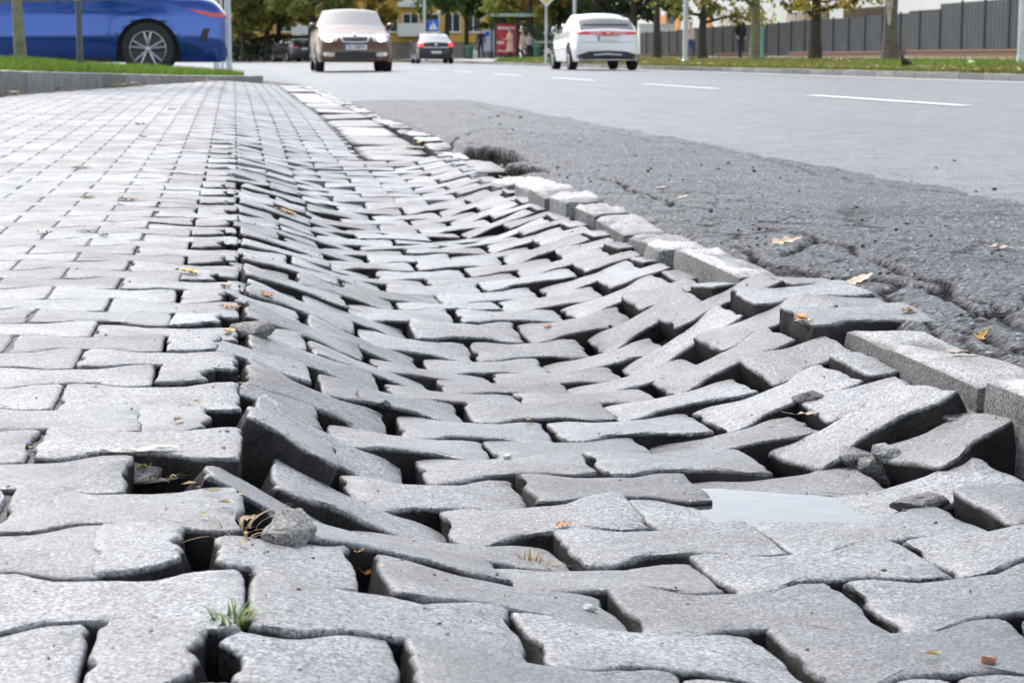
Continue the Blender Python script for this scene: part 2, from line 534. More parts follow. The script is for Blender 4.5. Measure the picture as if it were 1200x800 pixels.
for r in range(-5, NROW):
    y = ROW0 + r * P
    even = r % 2 == 0
    xl = -0.135 * y - 0.45
    xl = max(xl, isl_x(y) - 0.02)
    gap_zone = 2.66 < y < 3.16
    xr = KX + (0.17 if gap_zone else 0.0)
    if y > 7.75: xr = 0.52
    i = int(math.floor(xl / L)) - 1
    while True:
        xc = L * i + (0.1 if even else 0.0)
        if xc - 0.1 > xr - 0.03: break
        if xc - 0.1 < xl - 0.05 and y > 11: i += 1; continue
        if xc + 0.1 < xl: i += 1; continue
        pieces = [('F', 0)]
        if not even and i == 0 and 1.0 < y < 8.0: pieces = [('L', 0), ('R', 0)]
        if xc + 0.1 > xr + 0.012: pieces = [('K', xr - (xc - 0.1) - 0.004)]
        for pc, wv in pieces:
            dep = float(np.interp(y, DY, DD)) / 0.11
            inz = dep * float(sstep(-0.25, 0.0, xc))
            jit = 0.07 + 0.93 * inz
            key = (r, i, pc)
            dx = rngp.gauss(0, 0.0028) * jit; dy = rngp.gauss(0, 0.0020) * jit; dz = rngp.gauss(0, 0.0022) * jit
            ex = rngp.gauss(0, 1.2) * jit; ey = rngp.gauss(0, 1.2) * jit; ez = rngp.gauss(0, 1.4) * jit
            if inz > 0.3 and rngp.random() < 0.09:
                ex += rngp.uniform(-4.0, 2.0); ey += rngp.uniform(-2.5, 2.5); dz += rngp.uniform(-0.009, 0.003); ez += rngp.uniform(-3, 3)
            xoff = -0.062 if pc == 'L' else 0.045 if pc == 'R' else 0.0
            z, rx, ry = place(xc + xoff, y)
            if pc == 'L':
                ry *= 0.3; z += 0.006
            if pc == 'R':
                ry = ry * 0.9 + rad(rngp.uniform(-2, 7)); dz += rngp.uniform(-0.008, 0.006)
            px_, py_, pz_ = xc + dx, y + dy, z + dz
            hero = HERO.get(key, 0) if key in HERO else 0
            if hero is None: continue
            if hero:
                px_ += hero[0]; py_ += hero[1]; pz_ += hero[2]; ex += hero[3]; ey += hero[4]; ez += hero[5]
            R_ = Euler((rx + rad(ex), ry + rad(ey), rad(ez)), 'XYZ')
            # height is known at the piece's own middle: bring the pivot there
            loc = Vector((px_ + xoff, py_, pz_)) - R_.to_matrix() @ Vector((xoff, 0, 0))
            # would it show?
            d = Vector((xc, y, z - CAM_H)); fw = d.dot(FW)
            u = d.dot(RX) / fw * FPX + 600; vv = 400 - d.dot(UP) / fw * FPX
            vis = -140 < u < 1340 and vv < 900
            cand.append((y if vis else 99 + y, pc, wv, loc, R_, rngp.random(), rngp.randrange(1000)))
        i += 1
cand.sort(key=lambda c: c[0])
near, far = cand[:300], cand[300:]
for (yy, pc, wv, loc, R_, q, k) in near:
    me = {'F': lambda: FLAT[k % 8] if loc.x < -0.19 else FULL[k % 14], 'L': lambda: LEFTB[k % 5], 'R': lambda: RIGHTB[k % 5], 'K': lambda: kerb_cut(max(0.05, wv))}[pc]()
    o = link_mesh('paving_stone', me, M['stone'], pave, loc, R_)
    if pc == 'F' and k % 2 == 0:             # half of the whole stones lie the other way round
        o.rotation_euler = (R_.to_matrix() @ Matrix.Rotation(math.pi, 3, 'Z')).to_euler()
NEAR_END = near[-1][0]
vv, ff, at_ = [], [], []
for (yy, pc, wv, loc, R_, q, k) in far:
    v, f = LOWFULL if pc == 'F' else low_stone(*{'L': (-HX, -0.03), 'R': (-0.02, HX), 'K': (-HX, -HX + max(0.05, wv))}[pc])
    n = len(vv); m = R_.to_matrix()
    vv += [m @ Vector(p) + loc for p in v]; ff += [tuple(a + n for a in t) for t in f]; at_ += [q] * len(v)
me = mesh_py('paving_stones', vv, ff)
a = me.attributes.new('rnd', 'FLOAT', 'POINT'); a.data.foreach_set('value', at_)
o = link_mesh('paving_stones', me, M['stone_far'], pave); o['kind'] = 'stuff'

# sand bed under the stones
t = NT('sand_bed')
co = t.n('ShaderNodeTexCoord').outputs['Object']
nz = t.noise(co, 40, 5)
sx = t.n('ShaderNodeSeparateXYZ'); t.l(co, sx.inputs[0])
sand = t.ramp(t.math('ADD', t.math('MULTIPLY', sx.outputs[0], -3.0), t.math('MULTIPLY', nz, 0.5)), [(0.35, 0.0), (0.95, 1.0)])
M['bed'] = t.set(t.mix(sand, t.mix(nz, (0.02, 0.019, 0.017), (0.075, 0.07, 0.06)), t.mix(nz, (0.14, 0.135, 0.125), (0.26, 0.25, 0.235))), 0.9, t.bump(t.noise(co, 180, 4), 0.8, 0.01))
xs = np.concatenate([np.linspace(-4.2, -0.7, 20), np.linspace(-0.6, 1.1, 60)]); ys = np.concatenate([np.linspace(0.3, 8, 160), np.linspace(8.3, 26.5, 60)])
X, Y = np.meshgrid(xs, ys)
Z = hgt(X, Y) - 0.046 + 0.0425 * (1 - sstep(-0.22, -0.06, X)) + (0.002 + 0.010 * sstep(-0.22, 0, X)) * fbm(X * 14, Y * 14, 8)
Z = np.where(X > 0.84, np.minimum(Z, -0.06), Z)
def grid_faces(nx, ny):
    i = np.arange(nx * ny).reshape(ny, nx)
    return np.stack([i[:-1, :-1], i[:-1, 1:], i[1:, 1:], i[1:, :-1]], -1).reshape(-1, 4)
def grid_mesh(name, X, Y, Z, smooth=True):
    ny, nx = X.shape
    me = bpy.data.meshes.new(name)
    co = np.stack([X, Y, Z], -1).reshape(-1, 3); fa = grid_faces(nx, ny)
    me.vertices.add(len(co)); me.vertices.foreach_set('co', co.ravel())
    me.loops.add(fa.size); me.loops.foreach_set('vertex_index', fa.ravel().astype(np.int32))
    me.polygons.add(len(fa)); me.polygons.foreach_set('loop_start', np.arange(0, fa.size, 4, dtype=np.int32))
    me.polygons.foreach_set('loop_total', np.full(len(fa), 4, dtype=np.int32))
    me.update(calc_edges=True); me.validate()
    if smooth: me.polygons.foreach_set('use_smooth', [True] * len(me.polygons))
    return me
pave.data = grid_mesh('pavement', X, Y, Z)
pave.data.materials.append(M['bed'])

# ---- rubble: broken concrete lumps (each can be lifted)
def lump_mesh(name, r, sq=(1, 1, 0.7), seed=0, sub=2, amp=0.35):
    """angular broken fragment: hull of random points, roughened"""
    r_ = random.Random(int(seed * 10)); bm = bmesh.new()
    for _ in range(15):
        d = Vector((r_.gauss(0, 1), r_.gauss(0, 1), r_.gauss(0, 1))).normalized() * r_.uniform(0.8, 1.08)
        bm.verts.new(Vector((d.x * sq[0], d.y * sq[1], d.z * sq[2])) * r)
    h = bmesh.ops.convex_hull(bm, input=bm.verts[:])
    bmesh.ops.delete(bm, geom=[q for q in h['geom_interior'] if isinstance(q, bmesh.types.BMVert)], context='VERTS')
    if sub > 1:
        bmesh.ops.bevel(bm, geom=bm.edges[:], offset=r * 0.07, segments=2, affect='EDGES', profile=0.5)
        bmesh.ops.subdivide_edges(bm, edges=[e_ for e_ in bm.edges if e_.calc_length() > r * 0.35], cuts=2, use_grid_fill=True)
        bmesh.ops.triangulate(bm, faces=bm.faces[:])
        for q in bm.verts:
            q.co += q.co.normalized() * r * (0.07 * mnoise.noise(q.co / r * 3 + Vector((seed, 0, 0))) + 0.05 * mnoise.noise(q.co / r * 8))
    me = bpy.data.meshes.new(name); bm.to_mesh(me); bm.free()
    me.polygons.foreach_set('use_smooth', [True] * len(me.polygons)); me.set_sharp_from_angle(angle=rad(30))
    return me

# ================================================================== ROAD
CR = [  # cracks of the gutter strip, traced as ground lines (world X, Y)
    [(880, 265), (960, 281), (1008, 294), (1050, 312), (1100, 330), (1140, 352), (1200, 376)],
    [(860, 288), (896, 305), (933, 315), (987, 323), (995, 342), (1045, 355), (1093, 375), (1099, 390)],
    [(987, 323), (1013, 321), (1053, 330), (1099, 337), (1125, 358), (1200, 378), (1260, 400)],
    [(1099, 379), (1133, 387), (1163, 390), (1200, 402), (1260, 425)],
    [(700, 207), (745, 222), (790, 240), (830, 243), (880, 246)],
    [(840, 172), (880, 180), (892, 184), (960, 206), (1060, 222), (1200, 239), (1300, 254)],
    [(470, 130), (560, 124), (620, 142), (700, 152), (780, 168), (840, 172)],
    [(520, 170), (560, 158), (600, 152)],
    [(930, 300), (950, 285), (960, 281)], [(1050, 345), (1060, 330)], [(1150, 372), (1165, 360)],
]
CRW = [[(p.x, p.y) for p in (G(*q) for q in c)] for c in CR]
def crack_field(X, Y, cr, wob):
    d = np.full(X.shape, 9.0)
    A = X + 0.035 * fbm(X * 9, Y * 9, 41) * wob; B = Y + 0.07 * fbm(X * 8, Y * 8, 43) * wob
    for c in cr:
        for (x0, y0), (x1, y1) in zip(c[:-1], c[1:]):
            vx, vy = x1 - x0, y1 - y0; L2 = vx * vx + vy * vy
            t_ = np.clip(((A - x0) * vx + (B - y0) * vy) / L2, 0, 1)
            d = np.minimum(d, np.hypot(A - x0 - t_ * vx, (B - y0 - t_ * vy)))
    return d
ROAD_L, ROAD_R = 0.945, 11.2
def road_z(X, Y):
    z = 0.03 * sstep(1.0, 5.0, X) - 0.02 * sstep(6, 11, X)
    return z
xs = np.concatenate([np.arange(0.900, 1.75, 0.0095), np.arange(1.76, 2.3, 0.022), np.linspace(2.35, 3.4, 14), np.linspace(3.7, ROAD_R, 14)])
ys = np.concatenate([np.linspace(-6, 1.6, 8), np.arange(1.7, 4.6, 0.0115), np.arange(4.62, 9.0, 0.022), np.arange(9.1, 18, 0.12), np.linspace(18.5, 140, 60)])
X, Y = np.meshgrid(xs, ys)
Z = road_z(X, Y)
edge = np.exp(-((X - 0.945) / 0.5) ** 2)
Z = Z - 0.035 * (1 - sstep(0.915, 0.96, X))
nearm = (1 - sstep(14, 17, Y)) * (1 - sstep(1.9, 2.15, X))
Z = Z + nearm * (0.006 * fbm(X * 3, Y * 2, 11) + 0.0012 * fbm(X * 22, Y * 22, 12) + 0.0050 * fbm(X * 90, Y * 90, 13, 2))
# shoved hump and torn edge beside the kerb, eight metres on
Z = Z + 0.034 * np.exp(-((X - 1.22) / 0.28) ** 2 - ((Y - 8.3) / 1.2) ** 2) + 0.02 * np.exp(-((X - 1.1) / 0.3) ** 2 - ((Y - 10.6) / 1.1) ** 2)
Z = Z - 0.06 * (1 - sstep(0.45, 1.0, np.hypot((X - 0.97) / 0.08, (Y - 7.3) / 0.75) + 1.3 * fbm(X * 10, Y * 4, 95)))
Z = Z - 0.009 * np.exp(-((X - 0.98) / 0.12) ** 2) * (1 - sstep(9, 12, Y)) * (0.6 + 0.8 * fbm(X * 4, Y * 5, 31))
dc = crack_field(X, Y, CRW[:5] + CRW[7:], 1.0)
wd = 0.009 + 0.009 * (vnoise(X * 9, Y * 9, 51) + 0.5)
Z = Z - 0.009 * np.exp(-(dc / (wd * 0.7)) ** 4) * (0.55 + 0.9 * (vnoise(X * 5, Y * 5, 52) + 0.5))
# broken plates: every plate sits a little higher, lower or askew, narrow cracks between them
rsv = np.random.RandomState(77)
sx_, sy_ = rsv.uniform(0.9, 1.8, 120), 1.6 + rsv.uniform(0, 1, 120) ** 1.2 * 5.2
sz_, tx_, ty_ = rsv.normal(0, 0.0008, 120), rsv.normal(0, 0.004, 120), rsv.normal(0, 0.004, 120)
zone = (X < 1.8) & (Y > 1.65) & (Y < 7.0)
A = X[zone] + 0.05 * fbm(X[zone] * 7, Y[zone] * 7, 81); B = Y[zone] + 0.07 * fbm(X[zone] * 7, Y[zone] * 7, 82)
f1 = np.full(A.shape, 9.0); f2 = f1.copy(); id1 = np.zeros(A.shape, int)
for k_ in range(120):
    d_ = np.hypot((A - sx_[k_]) * 1.25, (B - sy_[k_]) * 0.8)
    f2 = np.where(d_ < f1, f1, np.minimum(f2, d_)); id1 = np.where(d_ < f1, k_, id1); f1 = np.minimum(f1, d_)
fade = (1 - sstep(1.35, 1.7, X[zone])) * (1 - sstep(4.6, 6.6, Y[zone]))
pl_ = (sz_[id1] + tx_[id1] * (A - sx_[id1]) + ty_[id1] * (B - sy_[id1])) * np.clip((f2 - f1) / 0.02, 0, 1)
gate = (vnoise(A * 4, B * 4, 83) > -0.15)
dcf = dc + 0.010 * fbm(X * 45, Y * 30, 91, 3)
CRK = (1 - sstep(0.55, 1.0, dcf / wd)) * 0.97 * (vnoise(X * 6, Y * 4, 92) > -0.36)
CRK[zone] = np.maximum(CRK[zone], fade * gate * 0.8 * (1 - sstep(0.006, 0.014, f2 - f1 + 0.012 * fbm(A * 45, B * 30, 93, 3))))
CRK = np.maximum(CRK, 0.97 * (1 - sstep(0.75, 1.0, np.hypot((X - 0.97) / 0.08, (Y - 7.3) / 0.8) + 1.3 * fbm(X * 10, Y * 4, 95))))  # kerb hole: shade of the cavity painted as dark colour
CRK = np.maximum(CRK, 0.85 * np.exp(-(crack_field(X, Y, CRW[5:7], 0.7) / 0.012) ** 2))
Z[zone] += fade * (pl_ - 0.004 * np.exp(-((f2 - f1) / 0.010) ** 2) * (vnoise(A * 4, B * 4, 83) > -0.15))
dc2 = crack_field(X, Y, CRW[5:7], 0.7)
Z = Z - 0.010 * np.exp(-(dc2 / 0.012) ** 2)
# the dark strip lies a little lower than the carriageway
road = link_mesh('road', grid_mesh('road', X, Y, Z))
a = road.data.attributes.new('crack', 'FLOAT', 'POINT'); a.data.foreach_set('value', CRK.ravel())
road['kind'] = 'structure'

def asphalt(name, strip=True):
    t = NT(name)
    co = t.n('ShaderNodeTexCoord').outputs['Object']
    sp = t.n('ShaderNodeSeparateXYZ'); t.l(co, sp.inputs[0])
    mpg = t.n('ShaderNodeMapping'); mpg.inputs['Scale'].default_value = (1.0, 0.1, 1.0); t.l(co, mpg.inputs[0])
    big = t.math('ADD', t.math('MULTIPLY', t.noise(mpg.outputs[0], 1.4, 4), 0.6), t.math('MULTIPLY', t.noise(co, 0.5, 4), 0.4)); mid = t.noise(co, 6, 4, 0.6); fine = t.noise(co, 160, 3, 0.7)
    base = t.mix(t.ramp(big, [(0.3, 0.0), (0.7, 1.0)]), (0.090, 0.093, 0.100), (0.150, 0.153, 0.161))
    base = t.mix(t.math('MULTIPLY', t.ramp(mid, [(0.35, 0.0), (0.65, 1.0)]), 0.35), base, (0.075, 0.075, 0.08))
    if strip:   # old dark gutter strip: different asphalt, two metres wide, ends sixteen metres on
        wob = t.math('MULTIPLY', t.math('SUBTRACT', t.noise(co, 2.2, 4), 0.5), 0.22)
        xx = t.math('ADD', sp.outputs[0], wob)
        m1 = t.math('LESS_THAN', xx, 1.97)
        wy = t.math('MULTIPLY', t.math('SUBTRACT', t.noise(co, 1.1, 3), 0.5), 4.0)
        m2 = t.math('LESS_THAN', t.math('ADD', sp.outputs[1], wy), 16.5)
        strip_m = t.math('MULTIPLY', m1, m2)
        dk = t.mix(t.ramp(t.noise(co, 2.6, 4), [(0.35, 0.0), (0.68, 1.0)]), (0.018, 0.018, 0.020), (0.042, 0.042, 0.046))
        base = t.mix(strip_m, base, dk)
        # worn stretch where pale stone shows
        worn = t.math('MULTIPLY', t.ramp(t.noise(co, 1.5, 2), [(0.5, 0.0), (0.62, 1.0)]), strip_m)
    vo = t.n('ShaderNodeTexVoronoi'); vo.inputs['Scale'].default_value = 95; t.l(co, vo.inputs['Vector'])
    se = t.n('ShaderNodeSeparateColor'); t.l(vo.outputs['Color'], se.inputs[0])
    chip = t.math('MULTIPLY', t.math('GREATER_THAN', se.outputs[0], 0.62), t.math('LESS_THAN', vo.outputs['Distance'], 0.36))
    amt = t.math('MULTIPLY', chip, 0.55)
    if strip: amt = t.math('MULTIPLY', chip, t.math('ADD', t.math('MULTIPLY', worn, 0.45), 0.55))
    base = t.mix(amt, base, (0.26, 0.265, 0.28))
    v2 = t.n('ShaderNodeTexVoronoi'); v2.inputs['Scale'].default_value = 48; t.l(co, v2.inputs['Vector'])
    s2 = t.n('ShaderNodeSeparateColor'); t.l(v2.outputs['Color'], s2.inputs[0])
    base = t.mix(t.math('ADD', t.math('MULTIPLY', strip_m, 0.5), 0.4) if strip else 0.5, base, t.mix(s2.outputs[0], (0.3, 0.3, 0.3), (1.8, 1.8, 1.8)), 'MULTIPLY')
    base = t.mix(0.55, base, t.mix(fine, (0.0, 0.0, 0.0), (2.0, 2.0, 2.0)), 'MULTIPLY')
    if strip:   # dirt in the cracks; the kerb hole's shade is painted in the same colour
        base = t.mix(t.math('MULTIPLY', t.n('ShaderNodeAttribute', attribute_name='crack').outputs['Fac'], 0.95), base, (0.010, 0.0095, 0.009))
    h = t.math('ADD', t.math('MULTIPLY', vo.outputs['Distance'], -0.9), t.math('MULTIPLY', fine, 0.8))
    r = t.math('ADD', t.math('MULTIPLY', mid, 0.3), 0.30)
    m_ = t.set(base, r, t.bump(h, 0.9, 0.009), Specular_IOR_Level=0.5)
    if strip:
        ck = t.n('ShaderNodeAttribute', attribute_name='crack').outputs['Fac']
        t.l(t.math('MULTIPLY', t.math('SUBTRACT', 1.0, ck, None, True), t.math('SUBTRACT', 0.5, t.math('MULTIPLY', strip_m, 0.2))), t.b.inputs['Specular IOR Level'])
    return m_
M['asphalt'] = asphalt('asphalt')
M['asphalt2'] = asphalt('asphalt_side', False)
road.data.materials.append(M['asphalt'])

# ---- road kerb: single stones, shifted and broken
def block_mesh(name, sx, sy, sz, rng, rough=0.011, n=(5, 7, 4), broken=0.0):
    """chipped rectangular stone, top at z=0, middle at origin"""
    bm = bmesh.new(); bmesh.ops.create_cube(bm, size=1)
    bmesh.ops.subdivide_edges(bm, edges=bm.edges[:], cuts=5, use_grid_fill=True)
    so = Vector((rng.uniform(0, 50), rng.uniform(0, 50), 0))
    rr = 0.018
    for q in bm.verts:
        p = Vector((q.co.x * sx, q.co.y * sy, (q.co.z - 0.5) * sz))
        c = Vector((max(-sx / 2 + rr, min(sx / 2 - rr, p.x)), max(-sy / 2 + rr, min(sy / 2 - rr, p.y)), min(-rr, max(-sz + rr, p.z))))
        d = p - c
        if d.length > rr: p = c + d * (rr / d.length)
        nn = mnoise.noise(p * 14 + so) * rough + mnoise.noise(p * 38 + so) * rough * 0.55 + mnoise.noise(p * 5 + so) * rough
        dirv = d.normalized() if d.length > 1e-6 else Vector((0, 0, 0))
        p += dirv * nn
        if broken:   # far end broken off obliquely
            lim = sy / 2 - broken * (0.5 + mnoise.noise(Vector((p.x * 30, p.z * 30, 3)) + so) + (0.5 - p.x / sx) * 0.6)
            if p.y > lim: p.y = lim + mnoise.noise(p * 60 + so) * 0.006
        q.co = p
    me = bpy.data.meshes.new(name); bm.to_mesh(me); bm.free()
    me.polygons.foreach_set('use_smooth', [True] * len(me.polygons)); me.set_sharp_from_angle(angle=rad(40))
    return me
rk = random.Random(5)
kerb = empty('road_kerb', (KX + 0.06, 4.0, 0)); kerb['kind'] = 'structure'
def kstone(y0, y1, x=KX + 0.06, sx=0.115, z=0.0, rx=0, ry=0, rz=0, broken=0.0, mat='kerb', sz=0.2):
    me = block_mesh('kerb_stone', sx, y1 - y0 - 0.006, sz, rk, broken=broken)
    o = link_mesh('kerb_stone', me, M[mat], kerb, Vector((x, (y0 + y1) / 2, z)) - kerb.location, (rad(rx), rad(ry), rad(rz)))
    return o
kstone(0.5, 1.45, z=0.004); kstone(1.455, 2.08, z=0.010, rz=0.4); kstone(2.085, 2.62, z=-0.004, rx=-0.6, rz=-0.6, broken=0.02)
ky = 3.20
for (ln, dz, rx, ry, rz, dx, br) in [
        (0.52, 0.006, 0.6, 1, 1.0, 0.0, 0.03), (0.13, -0.002, 0, 0, -2, -0.012, 0), (0.26, -0.006, -1, -4, 2, -0.006, 0.03), (0.24, -0.008, 1, -3, -2, -0.004, 0),
        (0.17, -0.008, 3, -4, 3, 0.0, 0.02), (0.34, 0.004, -1, -6, -1.5, 0.0, 0.05), (0.24, 0.014, -3, -7, 2, -0.01, 0),
        (0.36, 0.012, 1, -9, -3, -0.014, 0.02), (0.30, 0.004, 4, -8, 3, -0.01, 0.06), (0.24, -0.008, -5, -12, -6, -0.02, 0.06), (0.26, -0.03, 3, -15, 5, -0.02, 0)]:
    kstone(ky, ky + ln, KX + 0.055 + dx, 0.105 + rk.uniform(-0.008, 0.02), dz * .7 - .002, rx * .6, ry * .7, rz * .8, br)
    ky += ln + 0.002
ky += 0.42
while ky < 25.0:
    ln = 0.5 if ky < 11 else 1.0
    kstone(ky, ky + ln, KX + 0.05, 0.12, (-0.03 if ky < 8 else -0.012) + rk.uniform(-.008, .008), rk.uniform(-1, 1), rk.uniform(-2, 2), rk.uniform(-.5, .5), 0, 'slab')
    ky += ln + 0.01
# pale gutter slabs along the far stretch
gut = empty('gutter', (0.64, 12, 0)); gut['kind'] = 'structure'
y0 = 7.78
for ln in [0.55, 0.6, 0.8, 1.0, 1.0, 1.0, 1.0, 1.0, 1.0, 1.5, 1.5, 1.5, 1.5, 1.5, 1.5]:
    me = block_mesh('gutter_slab', 0.30, ln - 0.008, 0.08, rk, rough=0.003)
    yc = y0 + ln / 2
    link_mesh('gutter_slab', me, M['slab'], gut, Vector((0.676, yc, float(hgt(0.60, yc)) + rk.uniform(-0.006, 0.006))) - gut.location, (math.atan2(float(hgt(.6, yc + .3) - hgt(.6, yc - .3)), .6) + rad(rk.uniform(-.4, .4)), rad(rk.uniform(-2, 3)), rad(rk.uniform(-.4, .4))))
    y0 += ln
# ================================================================== WIDER SETTING
def ground_mat(name, c1, c2, c3=None, scale=1.2, bump=0.5):
    t = NT(name); co = t.n('ShaderNodeTexCoord').outputs['Object']
    f = t.ramp(t.noise(co, scale, 5), [(0.32, 0.0), (0.68, 1.0)])
    c = t.mix(f, c1, c2)
    if c3: c = t.mix(t.ramp(t.noise(co, scale * 3.3, 4), [(0.55, 0.0), (0.66, 1.0)]), c, c3)
    return t.set(c, 0.9, t.bump(t.noise(co, 60, 4), bump, 0.03))
M['turf'] = ground_mat('turf', (0.07, 0.11, 0.02), (0.13, 0.17, 0.035))
M['turf_dry'] = ground_mat('dry_turf', (0.14, 0.15, 0.035), (0.23, 0.20, 0.06), (0.27, 0.20, 0.09))
M['path'] = simple('path_concrete', (0.42, 0.40, 0.37), 0.75, scale=3, bump=0.3)

gr = MB().add([(-900, -400, -0.3), (900, -400, -0.3), (900, 1500, -0.3), (-900, 1500, -0.3)], [(0, 1, 2, 3)]).build('ground', M['turf_dry'])
gr['kind'] = 'structure'

def vz(X): return 0.10 + 0.12 * sstep(11.4, 17, X) + 0.13 * sstep(17, 28, X)
X, Y = np.meshgrid(np.concatenate([np.linspace(11.33, 32, 60), np.linspace(34, 260, 12)]), np.linspace(-30, 320, 120))
o = link_mesh('verge', grid_mesh('verge', X, Y, vz(X) + 0.03 * fbm(X * .4, Y * .4, 61)), M['turf_dry']); o['kind'] = 'structure'
X, Y = np.meshgrid(np.linspace(20.3, 22.9, 3), np.linspace(-30, 320, 60))
o = link_mesh('footpath', grid_mesh('footpath', X, Y, vz(X) + 0.03), M['path']); o['kind'] = 'structure'
X, Y = np.meshgrid(np.linspace(11.36, 17.5, 8), np.linspace(86, 134, 8))
o = link_mesh('bus_stop_platform', grid_mesh('bus_stop_platform', X, Y, X * 0 + 0.135 + 0.1 * sstep(11.4, 17, X)), M['path']); o['kind'] = 'structure'
# lawn beyond the bend
X, Y = np.meshgrid(np.linspace(-120, 11.2, 30), np.concatenate([np.linspace(133, 150, 6), np.linspace(160, 330, 6)]))
o = link_mesh('lawn', grid_mesh('lawn', X, Y, X * 0 + 0.06 + 0.25 * sstep(133, 150, Y)), M['turf']); o['kind'] = 'structure'
# street that leaves to the left beyond the verge
X, Y = np.meshgrid(np.linspace(-70, 0.97, 80), np.concatenate([np.linspace(14, 30, 40), np.linspace(34, 134, 20)]))
Zs = 0.125 * (1 - sstep(-0.3, 0.9, X)) * (1 - sstep(40, 70, Y)) - 0.012
Zs = np.where(X > -2.6 + (Y - 14) * 0.24, np.where(Y < 25.6, -0.28, Zs), Zs)
o = link_mesh('side_street', grid_mesh('side_street', X, Y, Zs), M['asphalt2']); o['kind'] = 'structure'

# ---- markings
M['paint'] = simple('road_paint', (0.78, 0.78, 0.77), 0.5, var=0.12, scale=20, bump=0.2)
def strip(name, x0, x1, y0, y1, n=6):
    ys = np.linspace(y0, y1, n); X, Y = np.meshgrid(np.array([x0, x1]), ys)
    return link_mesh(name, grid_mesh(name, X, Y, road_z(X, Y) + 0.005), M['paint'])
mk = empty('road_markings', (5, 20, 0)); mk['kind'] = 'structure'
for k in range(16):
    y0 = 5.8 + 7.0 * k
    o = strip('lane_dash', 4.94, 5.06, y0, y0 + 3.7); o.parent = mk; o.location = -mk.location
o = strip('edge_line', 10.72, 10.95, -5, 139, 40); o.parent = mk; o.location = -mk.location

# ---- far kerb
fk = empty('far_kerb', (11.26, 40, 0)); fk['kind'] = 'structure'
fks = [block_mesh('kerb_stone', 0.15, 0.99, 0.35, rk, rough=0.004) for _ in range(4)]
for k in range(110):
    link_mesh('kerb_stone', fks[k % 4], M['kerb_far'], fk, Vector((11.27, 14.5 + k, 0.115 + rk.uniform(-.006, .006))) - fk.location, (0, rad(rk.uniform(-2, 2)), 0))

# ---- left verge island with its kerb
dirI = (IB - IA).normalized(); norI = Vector((-dirI.y, dirI.x))
def ktop(y): return float(np.interp(y, [4, 13, 16.9, 19.6, 24, 27], [0.32, 0.285, 0.225, 0.185, 0.135, 0.125]))
ik = empty('verge_kerb', (-0.6, 18, 0.1)); ik['kind'] = 'structure'
s0 = -11.0; slen = (IB - IA).length
def kpiece(a, b, sx=0.13):
    m = (a + b) / 2; d = b - a; an = math.atan2(-d.x, d.y)
    z0, z1 = ktop(a.y), ktop(b.y); ln = d.length
    me = block_mesh('kerb_stone', sx, ln - 0.008, 0.30, rk, rough=0.004)
    link_mesh('kerb_stone', me, M['kerb_far'], ik, Vector((m.x, m.y, (z0 + z1) / 2)) - ik.location, (math.atan2(z1 - z0, ln), 0, an))
s = s0
while s < slen - 0.9:
    kpiece(IA + dirI * s - norI * -0.065, IA + dirI * (s + 0.75) - norI * -0.065); s += 0.75
tipc = IB - dirI * 0.9 + norI * 0.75
prev = None
for k in range(9):
    an = math.radians(-4 + k * 21)
    base = -norI * math.cos(an) + dirI * math.sin(an)
    p = tipc + base * 0.69
    if prev is not None: kpiece(prev, p)
    prev = p
def island_pt(s, w):
    q = IA + dirI * s + norI * w
    return q
ss = np.linspace(s0, slen - 0.25, 60); ws = np.linspace(0.12, 1.0, 14)
pts = []
wmax = lambda s: float(np.interp(s, [s0, 0, slen - 1.6, slen - 0.25], [6.0, 4.2, 1.36, 0.95]))
wmin = lambda s: float(np.interp(s, [s0, slen - 1.0, slen - 0.25], [0.12, 0.12, 0.5]))
def isl_z(s, w):
    y = (IA + dirI * s).y
    return ktop(y) - 0.005 + (0.115 if y < 17 else 0.115 - 0.03 * float(sstep(17, 22, y))) * float(sstep(0.1, 1.5, w)) + 0.02 * float(vnoise(s * 2, w * 2, 71))
V = []
for s in ss:
    for u in np.linspace(0, 1, 14):
        w_ = wmin(s) + (wmax(s) - wmin(s)) * u; q = island_pt(s, w_); V.append((q.x, q.y, isl_z(s, w_)))
o = link_mesh('left_verge', mesh_py('left_verge', V, [tuple(int(k) for k in f) for f in grid_faces(14, 60)], True), M['turf']); o['kind'] = 'structure'

def leafy(name, stops, rough=0.6, trans=0.25):
    t = NT(name); a = t.n('ShaderNodeAttribute', attribute_name='rnd').outputs['Fac']
    c = t.ramp(a, stops)
    t.set(c, rough, Specular_IOR_Level=0.35)
    t.b.inputs['Subsurface Weight'].default_value = 0.0
    tr = t.n('ShaderNodeBsdfTranslucent'); t.l(c, tr.inputs[0])
    mx = t.n('ShaderNodeMixShader'); mx.inputs[0].default_value = trans
    out = [q for q in t.t.nodes if q.type == 'OUTPUT_MATERIAL'][0]
    t.l(t.b.outputs[0], mx.inputs[1]); t.l(tr.outputs[0], mx.inputs[2]); t.l(mx.outputs[0], out.inputs[0])
    return t.m
M['grass'] = leafy('grass_blades', [(0, (0.07, 0.15, 0.015)), (0.6, (0.16, 0.26, 0.03)), (0.9, (0.27, 0.33, 0.05)), (1, (0.36, 0.32, 0.11))], trans=0.4)
M['grass_dry'] = leafy('dry_grass_blades', [(0, (0.08, 0.12, 0.02)), (0.5, (0.16, 0.20, 0.035)), (0.8, (0.27, 0.24, 0.06)), (1, (0.34, 0.24, 0.10))], trans=0.35)
M['litter'] = leafy('leaf_litter', [(0, (0.30, 0.20, 0.06)), (0.5, (0.42, 0.32, 0.12)), (1, (0.24, 0.12, 0.05))], trans=0.15)

